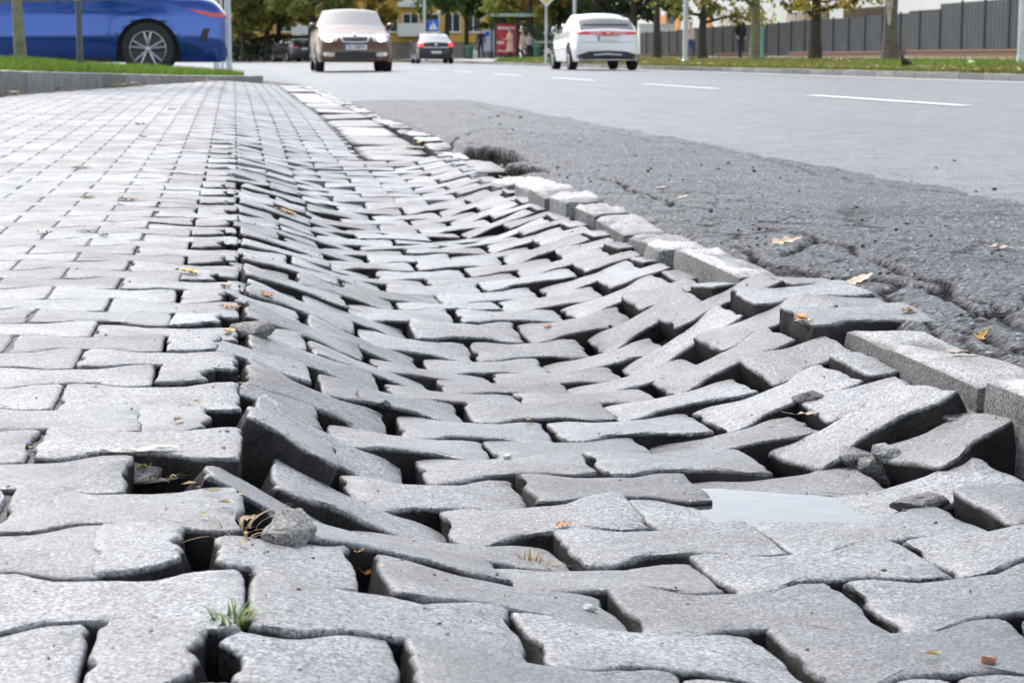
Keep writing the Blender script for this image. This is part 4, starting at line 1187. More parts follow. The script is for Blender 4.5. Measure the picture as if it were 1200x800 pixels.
class Car:
    def __init__(s, name, label, loc, heading, Lc, Wc, top, belt, yf, yr, R, mat, wins, screen, rear, sill=0.2, roofw=0.72, glassmat=None, ns=120, group=None):
        s.e = empty(name, loc, heading); tag(s.e, label, 'car', group)
        s.L, s.W = Lc, Wc; h = Lc / 2
        ys = np.unique(np.concatenate([np.linspace(-h, h, ns), h - np.array([0, .01, .03, .06, .1, .15]), -h + np.array([0, .01, .03, .06, .1, .15])]))
        ty, tz = zip(*top); by, bz = zip(*belt)
        # smooth the roof line
        fy = np.linspace(-h, h, 400); fz = np.interp(fy, ty, tz); k = np.ones(17) / 17
        fz = np.convolve(np.pad(fz, 8, 'edge'), k, 'valid'); fb = np.convolve(np.pad(np.interp(fy, by, bz), 8, 'edge'), k, 'valid')
        NL, NG, NT_ = 9, 5, 5
        rows = []
        for y in ys:
            zt = np.interp(y, fy, fz); zb = min(np.interp(y, fy, fb), zt - 0.03)
            e1 = max(0, (abs(y) - (h - 0.75)) / 0.75); e2 = max(0, (abs(y) - (h - 0.12)) / 0.12)
            wm = Wc / 2 * (1 - 0.13 * e1 ** 2) * (1 - 0.10 * e2 ** 2)
            zt -= 0.05 * e2 ** 2; zb -= 0.05 * e2 ** 2
            zl = sill + 0.03 * e2 ** 2
            for yw in (yf, yr):
                d = abs(y - yw); Ra = R + 0.055
                if d < Ra: zl = max(zl, R + math.sqrt(Ra * Ra - d * d))
            zl = min(zl, zb - 0.05)
            sec = []
            for q in range(NL):
                u = q / (NL - 1); z = zl + (zb - zl) * u; uu = (z - sill) / (zb - sill)
                prof = 0.93 + 0.07 * math.sin(math.pi * min(1, 0.12 + uu * .80)) - 0.018 * math.exp(-((uu - .62) / .06) ** 2) * .6
                sec.append((wm * prof, z))
            g = zt - zb; cr = min(0.05, g * .5); tu = min(1, g / 0.42)
            xr = wm * (0.955 - (0.955 - roofw) * tu ** .8)
            x0 = sec[-1][0]
            for q in range(1, NG):
                u = q / (NG - 1); sec.append((x0 + (xr - x0) * (u ** 1.15), zb + (g - cr) * u))
            for q in range(1, NT_):
                u = q / (NT_ - 1); sec.append((xr * (1 - u), zt - cr + cr * (1 - (1 - u) ** 2)))
            rows.append((y, sec, g))
        m = NL + NG - 1 + NT_ - 1; v = []
        for (y, sec, g) in rows:
            for (x, z) in sec: v.append(Vector((x, y, z)))
            for (x, z) in reversed(sec[:-1]): v.append(Vector((-x, y, z)))
        n = 2 * m - 1
        parts = {}
        allf = []
        for i in range(len(rows) - 1):
            yc = (rows[i][0] + rows[i + 1][0]) / 2; g = rows[i][2]
            for j in range(n - 1):
                f = (i * n + j, i * n + j + 1, (i + 1) * n + j + 1, (i + 1) * n + j); jj = j if j < m - 1 else n - 2 - j
                side = 'r' if j < m - 1 else 'l'
                key = 'body'
                if NL - 1 <= jj < NL + NG - 3 and g > 0.16:
                    for q, (a, b) in enumerate(wins):
                        if a < yc < b: key = 'side_window%d%s' % (q, side)
                if jj >= NL + NG - 2:
                    if screen[0] < yc < screen[1]: key = 'windscreen'
                    if rear and rear[0] < yc < rear[1]: key = 'rear_window'
                parts.setdefault(key, []).append(f); allf.append(f)
        parts['body'] += [tuple(range(n)), tuple(range((len(rows) - 1) * n + n - 1, (len(rows) - 1) * n - 1, -1))]
        s.bvh = BVHTree.FromPolygons(v, allf + parts['body'][-2:])
        for key, fs in parts.items():
            used = sorted({i for f in fs for i in f}); mp = {o_: k_ for k_, o_ in enumerate(used)}
            nm = 'side_window' if key.startswith('side') else key
            me = mesh_py(nm, [v[i] for i in used], [tuple(mp[i] for i in f) for f in fs], True)
            bm = bmesh.new(); bm.from_mesh(me); bmesh.ops.recalc_face_normals(bm, faces=bm.faces[:]); bm.to_mesh(me); bm.free()
            me.polygons.foreach_set('use_smooth', [True] * len(me.polygons)); me.set_sharp_from_angle(angle=rad(50))
            link_mesh(nm, me, mat if key == 'body' else (glassmat or M['carglass']), s.e)
        MB().box((-0.68, -h + .3, sill), (0.68, h - .3, 0.74)).build('underbody', M['plastic'], s.e)
        s.R = R; s.yf, s.yr = yf, yr
    def wheels(s, style='plain', inset=0.105):
        for yw in (s.yf, s.yr):
            for sd in (-1, 1): wheel(s.e, sd * (s.W / 2 - inset), yw, s.R, style, sd)
    def hit(s, side, a, z):
        if side == 'f': o_, d = Vector((a, 9, z)), Vector((0, -1, 0))
        elif side == 'b': o_, d = Vector((a, -9, z)), Vector((0, 1, 0))
        elif side == 'r': o_, d = Vector((9, a, z)), Vector((-1, 0, 0))
        elif side == 'l': o_, d = Vector((-9, a, z)), Vector((1, 0, 0))
        p = s.bvh.ray_cast(o_, d)[0]
        return p, d
    def patch(s, name, side, top, bot, mat, off=0.008, nv=4, parent=None, nu=10):
        """panel that follows the body: top and bottom edge given in the side's own plane"""
        top = np.array(top, float); bot = np.array(bot, float)
        us = np.linspace(0, 1, nu)
        ip = lambda P_, u: np.array([np.interp(u, np.linspace(0, 1, len(P_)), P_[:, 0]), np.interp(u, np.linspace(0, 1, len(P_)), P_[:, 1])])
        V = []; last = None
        for j in range(nv + 1):
            for u in us:
                a, z = ip(top, u) * (1 - j / nv) + ip(bot, u) * (j / nv)
                p, d = s.hit(side, a, z)
                if p is None:
                    p = last.copy() if last else Vector((a, s.L / 2 * (1 if side == 'f' else -1), z)); p.z = z
                    if side in 'fb': p.x = a
                    else: p.y = a
                last = p.copy(); V.append(p - d * off)
        n = nu; f = [(j * n + i, j * n + i + 1, (j + 1) * n + i + 1, (j + 1) * n + i) for j in range(nv) for i in range(n - 1)]
        # rim of the panel goes back into the body
        ring = [i for i in range(n)] + [j * n + n - 1 for j in range(1, nv + 1)] + [nv * n + i for i in range(n - 2, -1, -1)] + [j * n for j in range(nv - 1, 0, -1)]
        b0_ = len(V); V += [V[i] + d * (off + 0.02) for i in ring]
        for k in range(len(ring)): f.append((ring[k], ring[(k + 1) % len(ring)], b0_ + (k + 1) % len(ring), b0_ + k))
        me = mesh_py(name, V, f, True); bm = bmesh.new(); bm.from_mesh(me); bmesh.ops.recalc_face_normals(bm, faces=bm.faces[:]); bm.to_mesh(me); bm.free()
        me.polygons.foreach_set('use_smooth', [True] * len(me.polygons)); me.set_sharp_from_angle(angle=rad(40))
        return link_mesh(name, me, mat, parent or s.e)
    def plate(s, side, z, w=0.52, h=0.114, text=None, x=0.0):
        d = s.hit(side, x, z)[0]; sg = 1 if side == 'f' else -1; y = d.y + sg * 0.02
        p = MB().box((x - w / 2, y - .006, z - h / 2), (x + w / 2, y + .006, z + h / 2), 0.003).build('number_plate', M['plate'], s.e)
        xs_ = -1 if side == 'f' else 1        # plate's left as read
        bx = x + (-xs_ * -1) * 0
        lx = x + (w / 2 - .045 if side == 'f' else -w / 2)
        MB().box((lx, y + sg * .0065 - .0015, z - h / 2 + .002), (lx + .045, y + sg * .0065 + .0015, z + h / 2 - .002)).build('plate_band', M['plate_blue'], p)
        if text:
            cu = bpy.data.curves.new('plate_text', 'FONT'); cu.body = text; cu.size = h * .95; cu.align_x = 'CENTER'; cu.align_y = 'CENTER'; cu.extrude = 0.001
            ob = bpy.data.objects.new('plate_text_tmp', cu); C.objects.link(ob)
            bpy.context.view_layer.update()
            me = bpy.data.meshes.new_from_object(ob.evaluated_get(bpy.context.evaluated_depsgraph_get())); bpy.data.objects.remove(ob)
            me.materials.clear()
            link_mesh('plate_text', me, M['ink'], p, (x + (-.02 if side == 'f' else .02), y + sg * .009, z), (rad(90), 0, rad(180) if side == 'f' else 0))
        return p
    def mirrors(s, y, z, mat, out=0.17):
        for sd in (-1, 1):
            p = s.hit('r' if sd > 0 else 'l', y, z)[0]; x = abs(p.x) if p else s.W / 2
            bm = bmesh.new(); bmesh.ops.create_icosphere(bm, subdivisions=3, radius=1)
            for q in bm.verts:
                c = q.co; k = 1.0
                c.y = max(-.5, c.y)
                q.co = Vector((sd * (x + out * .62) + c.x * out * .5, y + c.y * .085, z + .05 + c.z * .075 * (1 + .2 * c.x * sd)))
            me = bpy.data.meshes.new('mirror'); bm.to_mesh(me); bm.free(); me.polygons.foreach_set('use_smooth', [True] * len(me.polygons))
            o_ = link_mesh('mirror', me, mat, s.e)
            MB().tube([(sd * (x - .03), y, z - .01), (sd * (x + out * .35), y, z + .02)], [.03, .022], 8).build('mirror_stalk', M['plastic'], o_)
            MB().box((sd * (x + out * .62) - .06, y - .058, z - .0), (sd * (x + out * .62) + .06, y - .048, z + .10), .003).build('mirror_glass', M['carglass'], o_)
def mir(P_): return [(-a, z) for a, z in P_]

# ---- brown oncoming saloon (front towards us)
p = at(410, 46.5); p.z = 0.02
M['paint_brown'] = paint('brown_paint', (0.13, 0.075, 0.042), 0.34, 0.55, 0.25)
c = Car('parked_car', '', p, math.pi, 4.57, 1.77,
        [(-2.285, 0.80), (-2.2, 1.0), (-1.75, 1.06), (-1.0, 1.38), (-0.2, 1.47), (0.35, 1.43), (1.05, 1.06), (1.2, 1.0), (1.95, 0.86), (2.2, 0.74), (2.285, 0.55)],
        [(-2.285, 0.7), (-1.6, 0.93), (1.0, 0.93), (1.9, 0.80), (2.285, 0.5)], 1.36, -1.24, 0.315, M['paint_brown'], [(-1.3, -0.35), (-0.28, 0.75)], (0.42, 1.12), (-1.7, -0.95), sill=0.22)
c.e.name = 'saloon_car'; tag(c.e, 'brown saloon car driving towards us with both headlights lit', 'car')
c.wheels()
for sg in (1, -1):
    f = (lambda P_: P_) if sg > 0 else mir
    c.patch('headlight', 'f', f([(0.36, 0.83), (0.55, 0.85), (0.76, 0.84)]), f([(0.42, 0.69), (0.58, 0.67), (0.78, 0.70)]), M['lampglass'])
    h_ = c.patch('headlight_bulb', 'f', f([(0.52, 0.82), (0.60, 0.83), (0.68, 0.82)]), f([(0.53, 0.70), (0.60, 0.69), (0.68, 0.70)]), M['headlamp_on'], 0.014)
    c.patch('fog_light', 'f', f([(0.48, 0.42), (0.62, 0.44), (0.74, 0.43)]), f([(0.48, 0.35), (0.60, 0.345), (0.72, 0.36)]), M['lampglass'])
c.patch('grille_surround', 'f', [(-0.36, 0.835), (0, 0.845), (0.36, 0.835)], [(-0.29, 0.665), (0, 0.65), (0.29, 0.665)], M['chrome'], 0.010)
gq = c.patch('grille', 'f', [(-0.31, 0.80), (-0.06, 0.805), (0, 0.79), (0.06, 0.805), (0.31, 0.80)], [(-0.26, 0.70), (0, 0.69), (0.26, 0.70)], M['plastic'], 0.016)
MB().lathe([(0.001, 0.03), (0.035, 0.025), (0.045, 0.0)], 16, 'y', (0, 2.19, 0.835)).build('badge', M['chrome'], c.e)
c.patch('bumper_intake', 'f', [(-0.44, 0.44), (0, 0.46), (0.44, 0.44)], [(-0.5, 0.30), (0, 0.28), (0.5, 0.30)], M['plastic'], 0.006)
c.patch('bumper_seam', 'f', [(-0.80, 0.655), (0, 0.640), (0.80, 0.655)], [(-0.80, 0.645), (0, 0.630), (0.80, 0.645)], M['plastic'], 0.004)
c.plate('f', 0.55, text='ZS 58895')
c.mirrors(0.80, 1.0, M['paint_brown'])
for sd in ('r', 'l'):
    for yy in (-0.30, 0.82): c.patch('door_seam', sd, [(yy, 0.92), (yy + .008, 0.92)], [(yy, 0.3), (yy + .008, 0.3)], M['plastic'], 0.002, nu=2)

# ---- white hatchback driving away
p = at(695, 50.3); p.z = 0.02
M['paint_white'] = paint('white_paint', (0.78, 0.78, 0.77), 0.3)
c = Car('hatchback_car', 'white hatchback car driving away with one-piece red tail light band', p, rad(-0.5), 4.25, 1.77,
        [(-2.125, 0.92), (-2.0, 1.04), (-1.55, 1.32), (-0.9, 1.44), (0.0, 1.46), (0.5, 1.38), (1.35, 1.0), (1.95, 0.80), (2.125, 0.55)],
        [(-2.125, 0.9), (-1.6, 1.04), (-0.5, 0.98), (1.2, 0.90), (2.125, 0.5)], 1.32, -1.32, 0.325, M['paint_white'], [(-1.25, -0.45), (-0.38, 0.75)], (0.5, 1.3), (-2.0, -1.38), sill=0.22, roofw=0.66)
c.wheels()
c.patch('tail_light_band', 'b', [(-0.80, 0.965), (0, 0.975), (0.80, 0.965)], [(-0.78, 0.895), (0, 0.885), (0.78, 0.895)], M['pale_red'], 0.01, nu=20)
for sg in (1, -1):
    f = (lambda P_: P_) if sg > 0 else mir
    c.patch('tail_light', 'b', f([(0.46, 0.972), (0.80, 0.967)]), f([(0.46, 0.892), (0.78, 0.894)]), M['red_lamp'], 0.016)
c.patch('light_centre', 'b', [(-0.16, 0.97), (0.16, 0.97)], [(-0.10, 0.86), (0.10, 0.86)], M['red_lamp'], 0.018)
MB().box((-0.05, -2.19, 0.905), (-0.036, -2.16, 0.955)).box((0.036, -2.19, 0.905), (0.05, -2.16, 0.955)).box((-0.036, -2.19, 0.923), (0.036, -2.16, 0.937)).build('badge', M['chrome'], c.e)
c.patch('spoiler_bar', 'b', [(-0.56, 1.165), (0, 1.175), (0.56, 1.165)], [(-0.60, 1.135), (0, 1.14), (0.60, 1.135)], M['plastic'], 0.03, nu=16)
c.patch('plate_recess', 'b', [(-0.34, 0.875), (0.34, 0.875)], [(-0.28, 0.86), (0.28, 0.86)], M['plastic'], 0.008)
c.plate('b', 0.79, text=None)
c.patch('bumper_diffuser', 'b', [(-0.78, 0.37), (-0.5, 0.47), (0, 0.49), (0.5, 0.47), (0.78, 0.37)], [(-0.80, 0.235), (0, 0.225), (0.80, 0.235)], M['plastic'], 0.012, nu=20)
c.patch('diffuser_blade', 'b', [(-0.36, 0.40), (0, 0.43), (0.36, 0.40)], [(-0.36, 0.37), (0, 0.39), (0.36, 0.37)], M['rim'], 0.03, nu=12)
c.patch('tailgate_seam', 'b', [(-0.74, 0.70), (0.74, 0.70)], [(-0.74, 0.692), (0.74, 0.692)], M['rim_dark'], 0.004, nu=20)
c.mirrors(0.82, 0.98, M['paint_white'])
for yy in (-0.42, 0.78): c.patch('door_seam', 'l', [(yy, 0.96), (yy + .008, 0.96)], [(yy, 0.3), (yy + .008, 0.3)], M['rim_dark'], 0.002, nu=2)
c.patch('door_handle', 'l', [(-0.26, 0.90), (-0.08, 0.90)], [(-0.26, 0.87), (-0.08, 0.87)], M['paint_white'], 0.025, nu=4)

# ---- black saloon further on
p = at(506, 93.5); p.z = 0.02
M['paint_black'] = paint('black_paint', (0.008, 0.010, 0.016), 0.3, 0, 0.3)
c = Car('saloon_car', 'black saloon car driving away with both red tail lights lit', p, rad(-0.6), 4.6, 1.80,
        [(-2.3, 0.95), (-2.2, 1.02), (-1.8, 1.06), (-1.1, 1.36), (-0.2, 1.46), (0.4, 1.42), (1.2, 1.02), (2.1, 0.80), (2.3, 0.55)],
        [(-2.3, 0.9), (-1.6, 0.95), (1.1, 0.93), (2.3, 0.5)], 1.38, -1.32, 0.325, M['paint_black'], [(-1.2, -0.4), (-0.33, 0.78)], (0.48, 1.22), (-1.78, -0.98), sill=0.21)
c.wheels()
for sg in (1, -1):
    f = (lambda P_: P_) if sg > 0 else mir
    c.patch('tail_light', 'b', f([(0.60, 0.98), (0.80, 0.97)]), f([(0.62, 0.80), (0.82, 0.80)]), M['tail_on'], 0.014)
c.patch('trim_bar', 'b', [(-0.60, 0.775), (0.60, 0.775)], [(-0.60, 0.745), (0.60, 0.745)], M['chrome'], 0.012, nu=14)
MB().lathe([(0.001, 0.0), (0.05, 0.0), (0.065, 0.01), (0.06, 0.03)], 20, 'y', (0, -2.335, 0.90)).build('badge', M['chrome'], c.e)
c.plate('b', 0.53)
c.patch('bumper_seam', 'b', [(-0.82, 0.66), (0.82, 0.66)], [(-0.82, 0.645), (0.82, 0.645)], M['plastic'], 0.005, nu=14)
c.mirrors(0.85, 0.98, M['paint_black'])

# ---- small dark estate turning off to the left
p = at(344, 122); p.z = 0.02
M['paint_dark'] = paint('charcoal_paint', (0.010, 0.010, 0.014), 0.25, 0, 0.4)
c = Car('estate_car', 'small charcoal estate car turning away before the hedge', p, rad(17), 4.5, 1.78,
        [(-2.25, 0.95), (-2.15, 1.1), (-1.85, 1.38), (-1.4, 1.46), (0.0, 1.47), (0.5, 1.40), (1.25, 1.0), (2.0, 0.80), (2.25, 0.55)],
        [(-2.25, 0.9), (-1.6, 0.98), (1.1, 0.93), (2.25, 0.5)], 1.38, -1.32, 0.32, M['paint_dark'], [(-1.9, -1.3), (-1.2, -0.4), (-0.33, 0.75)], (0.48, 1.25), (-2.2, -1.85), sill=0.21)
c.wheels()
for sg in (1, -1):
    f = (lambda P_: P_) if sg > 0 else mir
    c.patch('tail_light', 'b', f([(0.42, 0.98), (0.80, 0.96)]), f([(0.46, 0.86), (0.80, 0.84)]), M['red_lamp'], 0.014)
c.plate('b', 0.80)
c.mirrors(0.8, 0.98, M['paint_dark'])
c.patch('bumper_seam', 'b', [(-0.8, 0.62), (0.8, 0.62)], [(-0.8, 0.60), (0.8, 0.60)], M['plastic'], 0.005, nu=14)

# ---- blue coupe parked across, tail to the right
M['paint_blue'] = paint('blue_paint', (0.0, 0.05, 0.27), 0.16, 0.65, 1.0)
tail = at(266, 26.0)
c = Car('coupe_car', 'shiny blue coupe parked behind the grass verge, tail towards the road', (tail.x - 2.385, 26.1, 0.125), rad(90), 4.77, 1.85,
        [(-2.385, 0.82), (-2.28, 0.98), (-2.1, 1.02), (-1.75, 1.03), (-0.95, 1.28), (-0.1, 1.38), (0.4, 1.33), (1.15, 1.0), (1.3, 0.96), (2.1, 0.80), (2.385, 0.55)],
        [(-2.385, 0.80), (-2.1, 0.93), (-1.3, 0.955), (0.0, 0.925), (1.1, 0.90), (2.385, 0.5)], 1.42, -1.40, 0.335, M['paint_blue'], [(-1.2, -0.32), (-0.25, 0.85)], (0.45, 1.18), (-1.7, -0.85), sill=0.17)
c.wheels('double', 0.10)
for sd in ('l', 'r'):
    c.patch('tail_light', sd, [(-1.92, 0.845), (-2.08, 0.825), (-2.27, 0.79)], [(-1.94, 0.835), (-2.12, 0.765), (-2.25, 0.745)], M['red_lamp'], 0.006, nu=12)
    c.patch('door_seam', sd, [(-0.62, 0.93), (-0.612, 0.93)], [(-0.52, 0.3), (-0.512, 0.3)], M['plastic'], 0.002, nu=2)
    c.patch('door_seam', sd, [(0.85, 0.90), (0.858, 0.90)], [(0.80, 0.3), (0.808, 0.3)], M['plastic'], 0.002, nu=2)
    c.patch('door_handle', sd, [(-0.50, 0.815), (-0.26, 0.83)], [(-0.50, 0.785), (-0.26, 0.80)], M['paint_blue'], 0.03, nu=6)
    c.patch('bumper_vent', sd, [(-2.10, 0.60), (-2.19, 0.60)], [(-2.05, 0.46), (-2.13, 0.42)], M['plastic'], 0.004)
    c.patch('sill_trim', sd, [(-0.95, 0.235), (0.95, 0.235)], [(-0.95, 0.18), (0.95, 0.18)], M['plastic'], 0.006, nu=16)
    for yw in (c.yf, c.yr):
        pass
c.patch('tail_light_rear', 'b', [(-0.84, 0.80), (-0.5, 0.80)], [(-0.84, 0.74), (-0.5, 0.75)], M['red_lamp'], 0.012)
c.patch('tail_light_rear', 'b', [(0.5, 0.80), (0.84, 0.80)], [(0.5, 0.75), (0.84, 0.74)], M['red_lamp'], 0.012)
c.plate('b', 0.62)
c.patch('bumper_diffuser', 'b', [(-0.7, 0.36), (0.7, 0.36)], [(-0.7, 0.24), (0.7, 0.24)], M['plastic'], 0.012, nu=14)
c.mirrors(0.85, 0.95, M['paint_blue'])

# ================================================================== PEOPLE
def skin_mesh(name, verts, edges, radii, root, levels=2):
    me = bpy.data.meshes.new(name); me.from_pydata([tuple(v) for v in verts], edges, []); me.update()
    ob = bpy.data.objects.new(name, me); C.objects.link(ob)
    sk = ob.modifiers.new('skin', 'SKIN'); sk.use_smooth_shade = True
    sv = me.skin_vertices[0].data
    for i, r in enumerate(radii):
        sv[i].radius = r if isinstance(r, tuple) else (r, r); sv[i].use_root = (i == root)
    sb = ob.modifiers.new('sub', 'SUBSURF'); sb.levels = levels; sb.render_levels = levels
    bpy.context.view_layer.update()
    dg = bpy.context.evaluated_depsgraph_get()
    out = bpy.data.meshes.new_from_object(ob.evaluated_get(dg))
    bpy.data.objects.remove(ob)
    out.name = name
    out.polygons.foreach_set('use_smooth', [True] * len(out.polygons))
    return out
M['skin'] = simple('skin', (0.50, 0.32, 0.24), 0.55, var=0.05)
def cloth(name, c): return simple(name, c, 0.85, var=0.15, scale=12, bump=0.2)
def person(label, loc, face, H=1.75, jacket=(0.02, 0.025, 0.035), trousers=(0.02, 0.022, 0.03), hair=(0.05, 0.035, 0.025), shoes=(0.02, 0.02, 0.02),
           stride=0.0, armR=(0.06, 0.0), armL=(0.06, 0.0), elbowR=0.1, elbowL=0.1, coat=None, group=None, look=0.0, longhair=False, bulk=1.0):
    e = empty('person', loc, face); tag(e, label, 'person', group); k = H / 1.75
    V = []; E = []; Rr = []
    def v(x, y, z, r, p=None):
        V.append(Vector((x, y, z)) * k); Rr.append(tuple(q * k for q in r) if isinstance(r, tuple) else r * k)
        if p is not None: E.append((p, len(V) - 1))
        return len(V) - 1
    pel = v(0, 0, 0.95, (0.165 * bulk, 0.12 * bulk)); wa = v(0, 0.0, 1.10, (0.15 * bulk, 0.11 * bulk), pel); ch = v(0, 0.01, 1.28, (0.175 * bulk, 0.125 * bulk), wa); nk0 = v(0, 0.0, 1.43, (0.12, 0.09), ch)
    nk = v(0, 0.012, 1.50, 0.055, nk0); hd0 = v(0, 0.022, 1.57, (0.068, 0.078), nk); hd1 = v(0, 0.018, 1.65, (0.080, 0.098), hd0); v(0, 0.008, 1.715, (0.062, 0.075), hd1)
    for sd, (out, fw), el in ((1, armR, elbowR), (-1, armL, elbowL)):
        s0_ = v(sd * 0.185, 0, 1.405, 0.065, nk0)
        ex, ey = sd * (0.20 + out), 0.28 * math.sin(fw); ez = 1.405 - 0.29 * math.cos(fw)
        el_ = v(ex, ey, ez, 0.050, s0_)
        a2 = fw + el
        wx, wy, wz = sd * (0.20 + out * 0.9), ey + 0.25 * math.sin(a2), ez - 0.25 * math.cos(a2)
        wr = v(wx, wy, wz, 0.034, el_)
        hx, hy, hz = wx, wy + 0.085 * math.sin(a2), wz - 0.085 * math.cos(a2)
        hn = v(hx, hy, hz, (0.022, 0.040), wr)
        for q, ln in ((-0.028, 0.062), (-0.009, 0.075), (0.010, 0.070), (0.028, 0.055)):
            f1 = v(hx - sd * .004, hy + q + ln * .5 * math.sin(a2), hz - ln * .5 * math.cos(a2), 0.0085, hn)
            v(hx - sd * .014, hy + q + ln * math.sin(a2 + .25), hz - ln * math.cos(a2 + .25), 0.0075, f1)
        tb = v(hx - sd * .006, hy + 0.045, hz + 0.03, 0.010, hn); v(hx - sd * .016, hy + 0.062, hz - 0.012, 0.0085, tb)
    for sd in (1, -1):
        st = stride * sd
        hp = v(sd * 0.095, 0, 0.88, 0.098 * bulk, pel); kn = v(sd * 0.10, 0.44 * math.sin(st) + .02, 0.93 - 0.44 * math.cos(st), 0.064, hp)
        bk = st - (0.35 * abs(stride) / .35 if st < 0 else 0.05)
        ax, ay, az = sd * 0.10, V[kn].y / k + 0.41 * math.sin(bk), max(0.075, V[kn].z / k - 0.41 * math.cos(bk))
        an = v(ax, ay, az, 0.042, kn); hl = v(ax, ay - 0.02, az - 0.035, 0.038, an); v(ax + sd * .02, ay + 0.15, max(0.028, az - 0.045), (0.040, 0.026), hl)
    me = skin_mesh('body', V, E, Rr, 0)
    jm, tm, sm_ = cloth('jacket', jacket), cloth('trousers', trousers), cloth('shoes', shoes)
    for m_ in (jm, tm, M['skin'], sm_): me.materials.append(m_)
    minz = min(q.co.z for q in me.vertices)
    for q in me.vertices: q.co.z -= minz
    wr_z = []
    hands = [Vv for Vv, r in zip(V, Rr) if isinstance(r, tuple) and abs(r[0] - 0.022 * k) < 1e-6]
    for pg in me.polygons:
        c_ = pg.center; z = c_.z / k
        if any((c_ - h_).length < 0.115 * k for h_ in hands): pg.material_index = 2
        elif z > 1.475 and abs(c_.x) < .11 * k: pg.material_index = 2
        elif z < 0.085: pg.material_index = 3
        elif z < 0.90 and abs(c_.x) < 0.185 * k: pg.material_index = 1
        else: pg.material_index = 0
    body = link_mesh('body', me, None, e)
    # hair cap, face
    bm = bmesh.new(); bmesh.ops.create_icosphere(bm, subdivisions=3, radius=1)
    dele = []
    for q in bm.verts:
        c_ = q.co.copy()
        if c_.y > 0.15 and c_.z < 0.42: dele.append(q); continue
        if c_.z < -0.55: dele.append(q); continue
        ex = 1 + 0.05 * mnoise.noise(c_ * 5)
        q.co = Vector((c_.x * 0.088 * ex, 0.008 + c_.y * 0.106 * ex, 1.665 + c_.z * 0.095 * ex - (0.12 if longhair and c_.z < -.2 and c_.y < 0 else 0))) * k
        q.co.z -= minz
    bmesh.ops.delete(bm, geom=dele, context='VERTS')
    hm = bpy.data.meshes.new('hair'); bm.to_mesh(hm); bm.free(); hm.polygons.foreach_set('use_smooth', [True] * len(hm.polygons))
    link_mesh('hair', hm, cloth('hair', hair), e)
    f = MB().tube([(0, 0.105, 1.645), (0, 0.128, 1.61), (0, 0.112, 1.60)], [0.008, 0.014, 0.012], 6)
    for sd in (1, -1): f.tube([(sd * 0.083, 0.01, 1.66), (sd * 0.093, 0.0, 1.64), (sd * 0.085, 0.008, 1.61)], [0.01, 0.016, 0.008], 6)
    f.v = [q * k - Vector((0, 0, minz)) for q in f.v]; f.build('face', M['skin'], e, smooth=True)
    ey = MB()
    for sd in (1, -1): ey.box((sd * .03 - .012, .106, 1.643), (sd * .03 + .012, .113, 1.652))
    ey.box((-.022, .100, 1.572), (.022, .106, 1.578))
    ey.v = [q * k - Vector((0, 0, minz)) for q in ey.v]; ey.build('eyes_and_mouth', cloth('face_dark', (0.08, 0.04, 0.035)), e)
    if coat:
        col_, zl, wl = coat
        prof = [(1.47, .10, .09), (1.42, .20, .12), (1.28, .215, .15), (1.08, .185, .14), (0.95, .205, .155), (zl, wl, wl * .75)]
        vv_ = []; n = 20
        for (z, a, b) in prof:
            for q in range(n):
                an = 2 * math.pi * q / n; fl = 1 + (0.05 * math.sin(an * 5) if z < 1 else 0)
                vv_.append((a * math.cos(an) * fl * k, b * math.sin(an) * fl * k, z * k - minz))
        ff_ = [(i * n + q, i * n + (q + 1) % n, (i + 1) * n + (q + 1) % n, (i + 1) * n + q) for i in range(len(prof) - 1) for q in range(n)]
        cm = cloth('coat', col_)
        link_mesh('coat', mesh_py('coat', vv_, ff_, True), cm, e)
        MB().tube([(0, 0, 1.07 * k - minz), (0, 0, 1.10 * k - minz)], [.19 * k] * 2, 20).build('belt', cm, e)
    return e
pz = lambda px, Y: float(vz(at(px, Y).x)) + 0.03
p = at(867, 80.5); p.z = pz(867, 80.5)
person('walker in black jacket and dark trousers beside the street tree', p, rad(200), 1.80, (0.015, 0.015, 0.02), (0.03, 0.03, 0.04), stride=0.12, armR=(0.06, 0.1), armL=(0.05, -0.08), elbowR=0.35, elbowL=0.25, bulk=1.3)
p = at(809, 90); p.z = pz(809, 90)
person('person in pale pink jacket and blue jeans behind the lamp post', p, rad(35), 1.68, (0.62, 0.44, 0.37), (0.03, 0.06, 0.16), (0.35, 0.26, 0.16), stride=-0.1, elbowL=0.7, bulk=1.1)
gz = 0.235
p = at(563.5, 117); p.z = gz
person('person in navy jacket holding a white carrier bag near the bus shelter', p, rad(165), 1.78, (0.012, 0.018, 0.05), (0.015, 0.018, 0.03), stride=0.05)
bagp = at(556, 117); 
bag = empty('carrier_bag', (bagp.x, bagp.y, gz + 0.05)); tag(bag, 'white carrier bag hanging from the hand of the person in navy', 'bag')
MB().prism([(-0.17, 0.0), (0.17, 0.02), (0.20, 0.25), (0.13, 0.47), (-0.14, 0.47), (-0.19, 0.24)], -0.06, 0.06).build('bag_body', simple('white_plastic', (0.8, 0.8, 0.8), 0.4), bag)
MB().tube([(-0.06, 0, 0.46), (-0.02, 0, 0.62), (0.05, 0, 0.62), (0.07, 0, 0.46)], 0.008, 6).build('bag_handle', simple('white_plastic', (0.8, 0.8, 0.8), 0.4), bag)
p = at(598, 108); p.z = 0.215
person('woman in a long beige trench coat waiting before the red poster', p, rad(120), 1.70, (0.48, 0.33, 0.22), (0.02, 0.02, 0.025), (0.16, 0.09, 0.05), armR=(0.04, 0.25), elbowR=1.4, armL=(0.03, 0.2), elbowL=1.2, coat=((0.48, 0.33, 0.22), 0.42, 0.25), longhair=True)
p = at(612.5, 110); p.z = 0.215
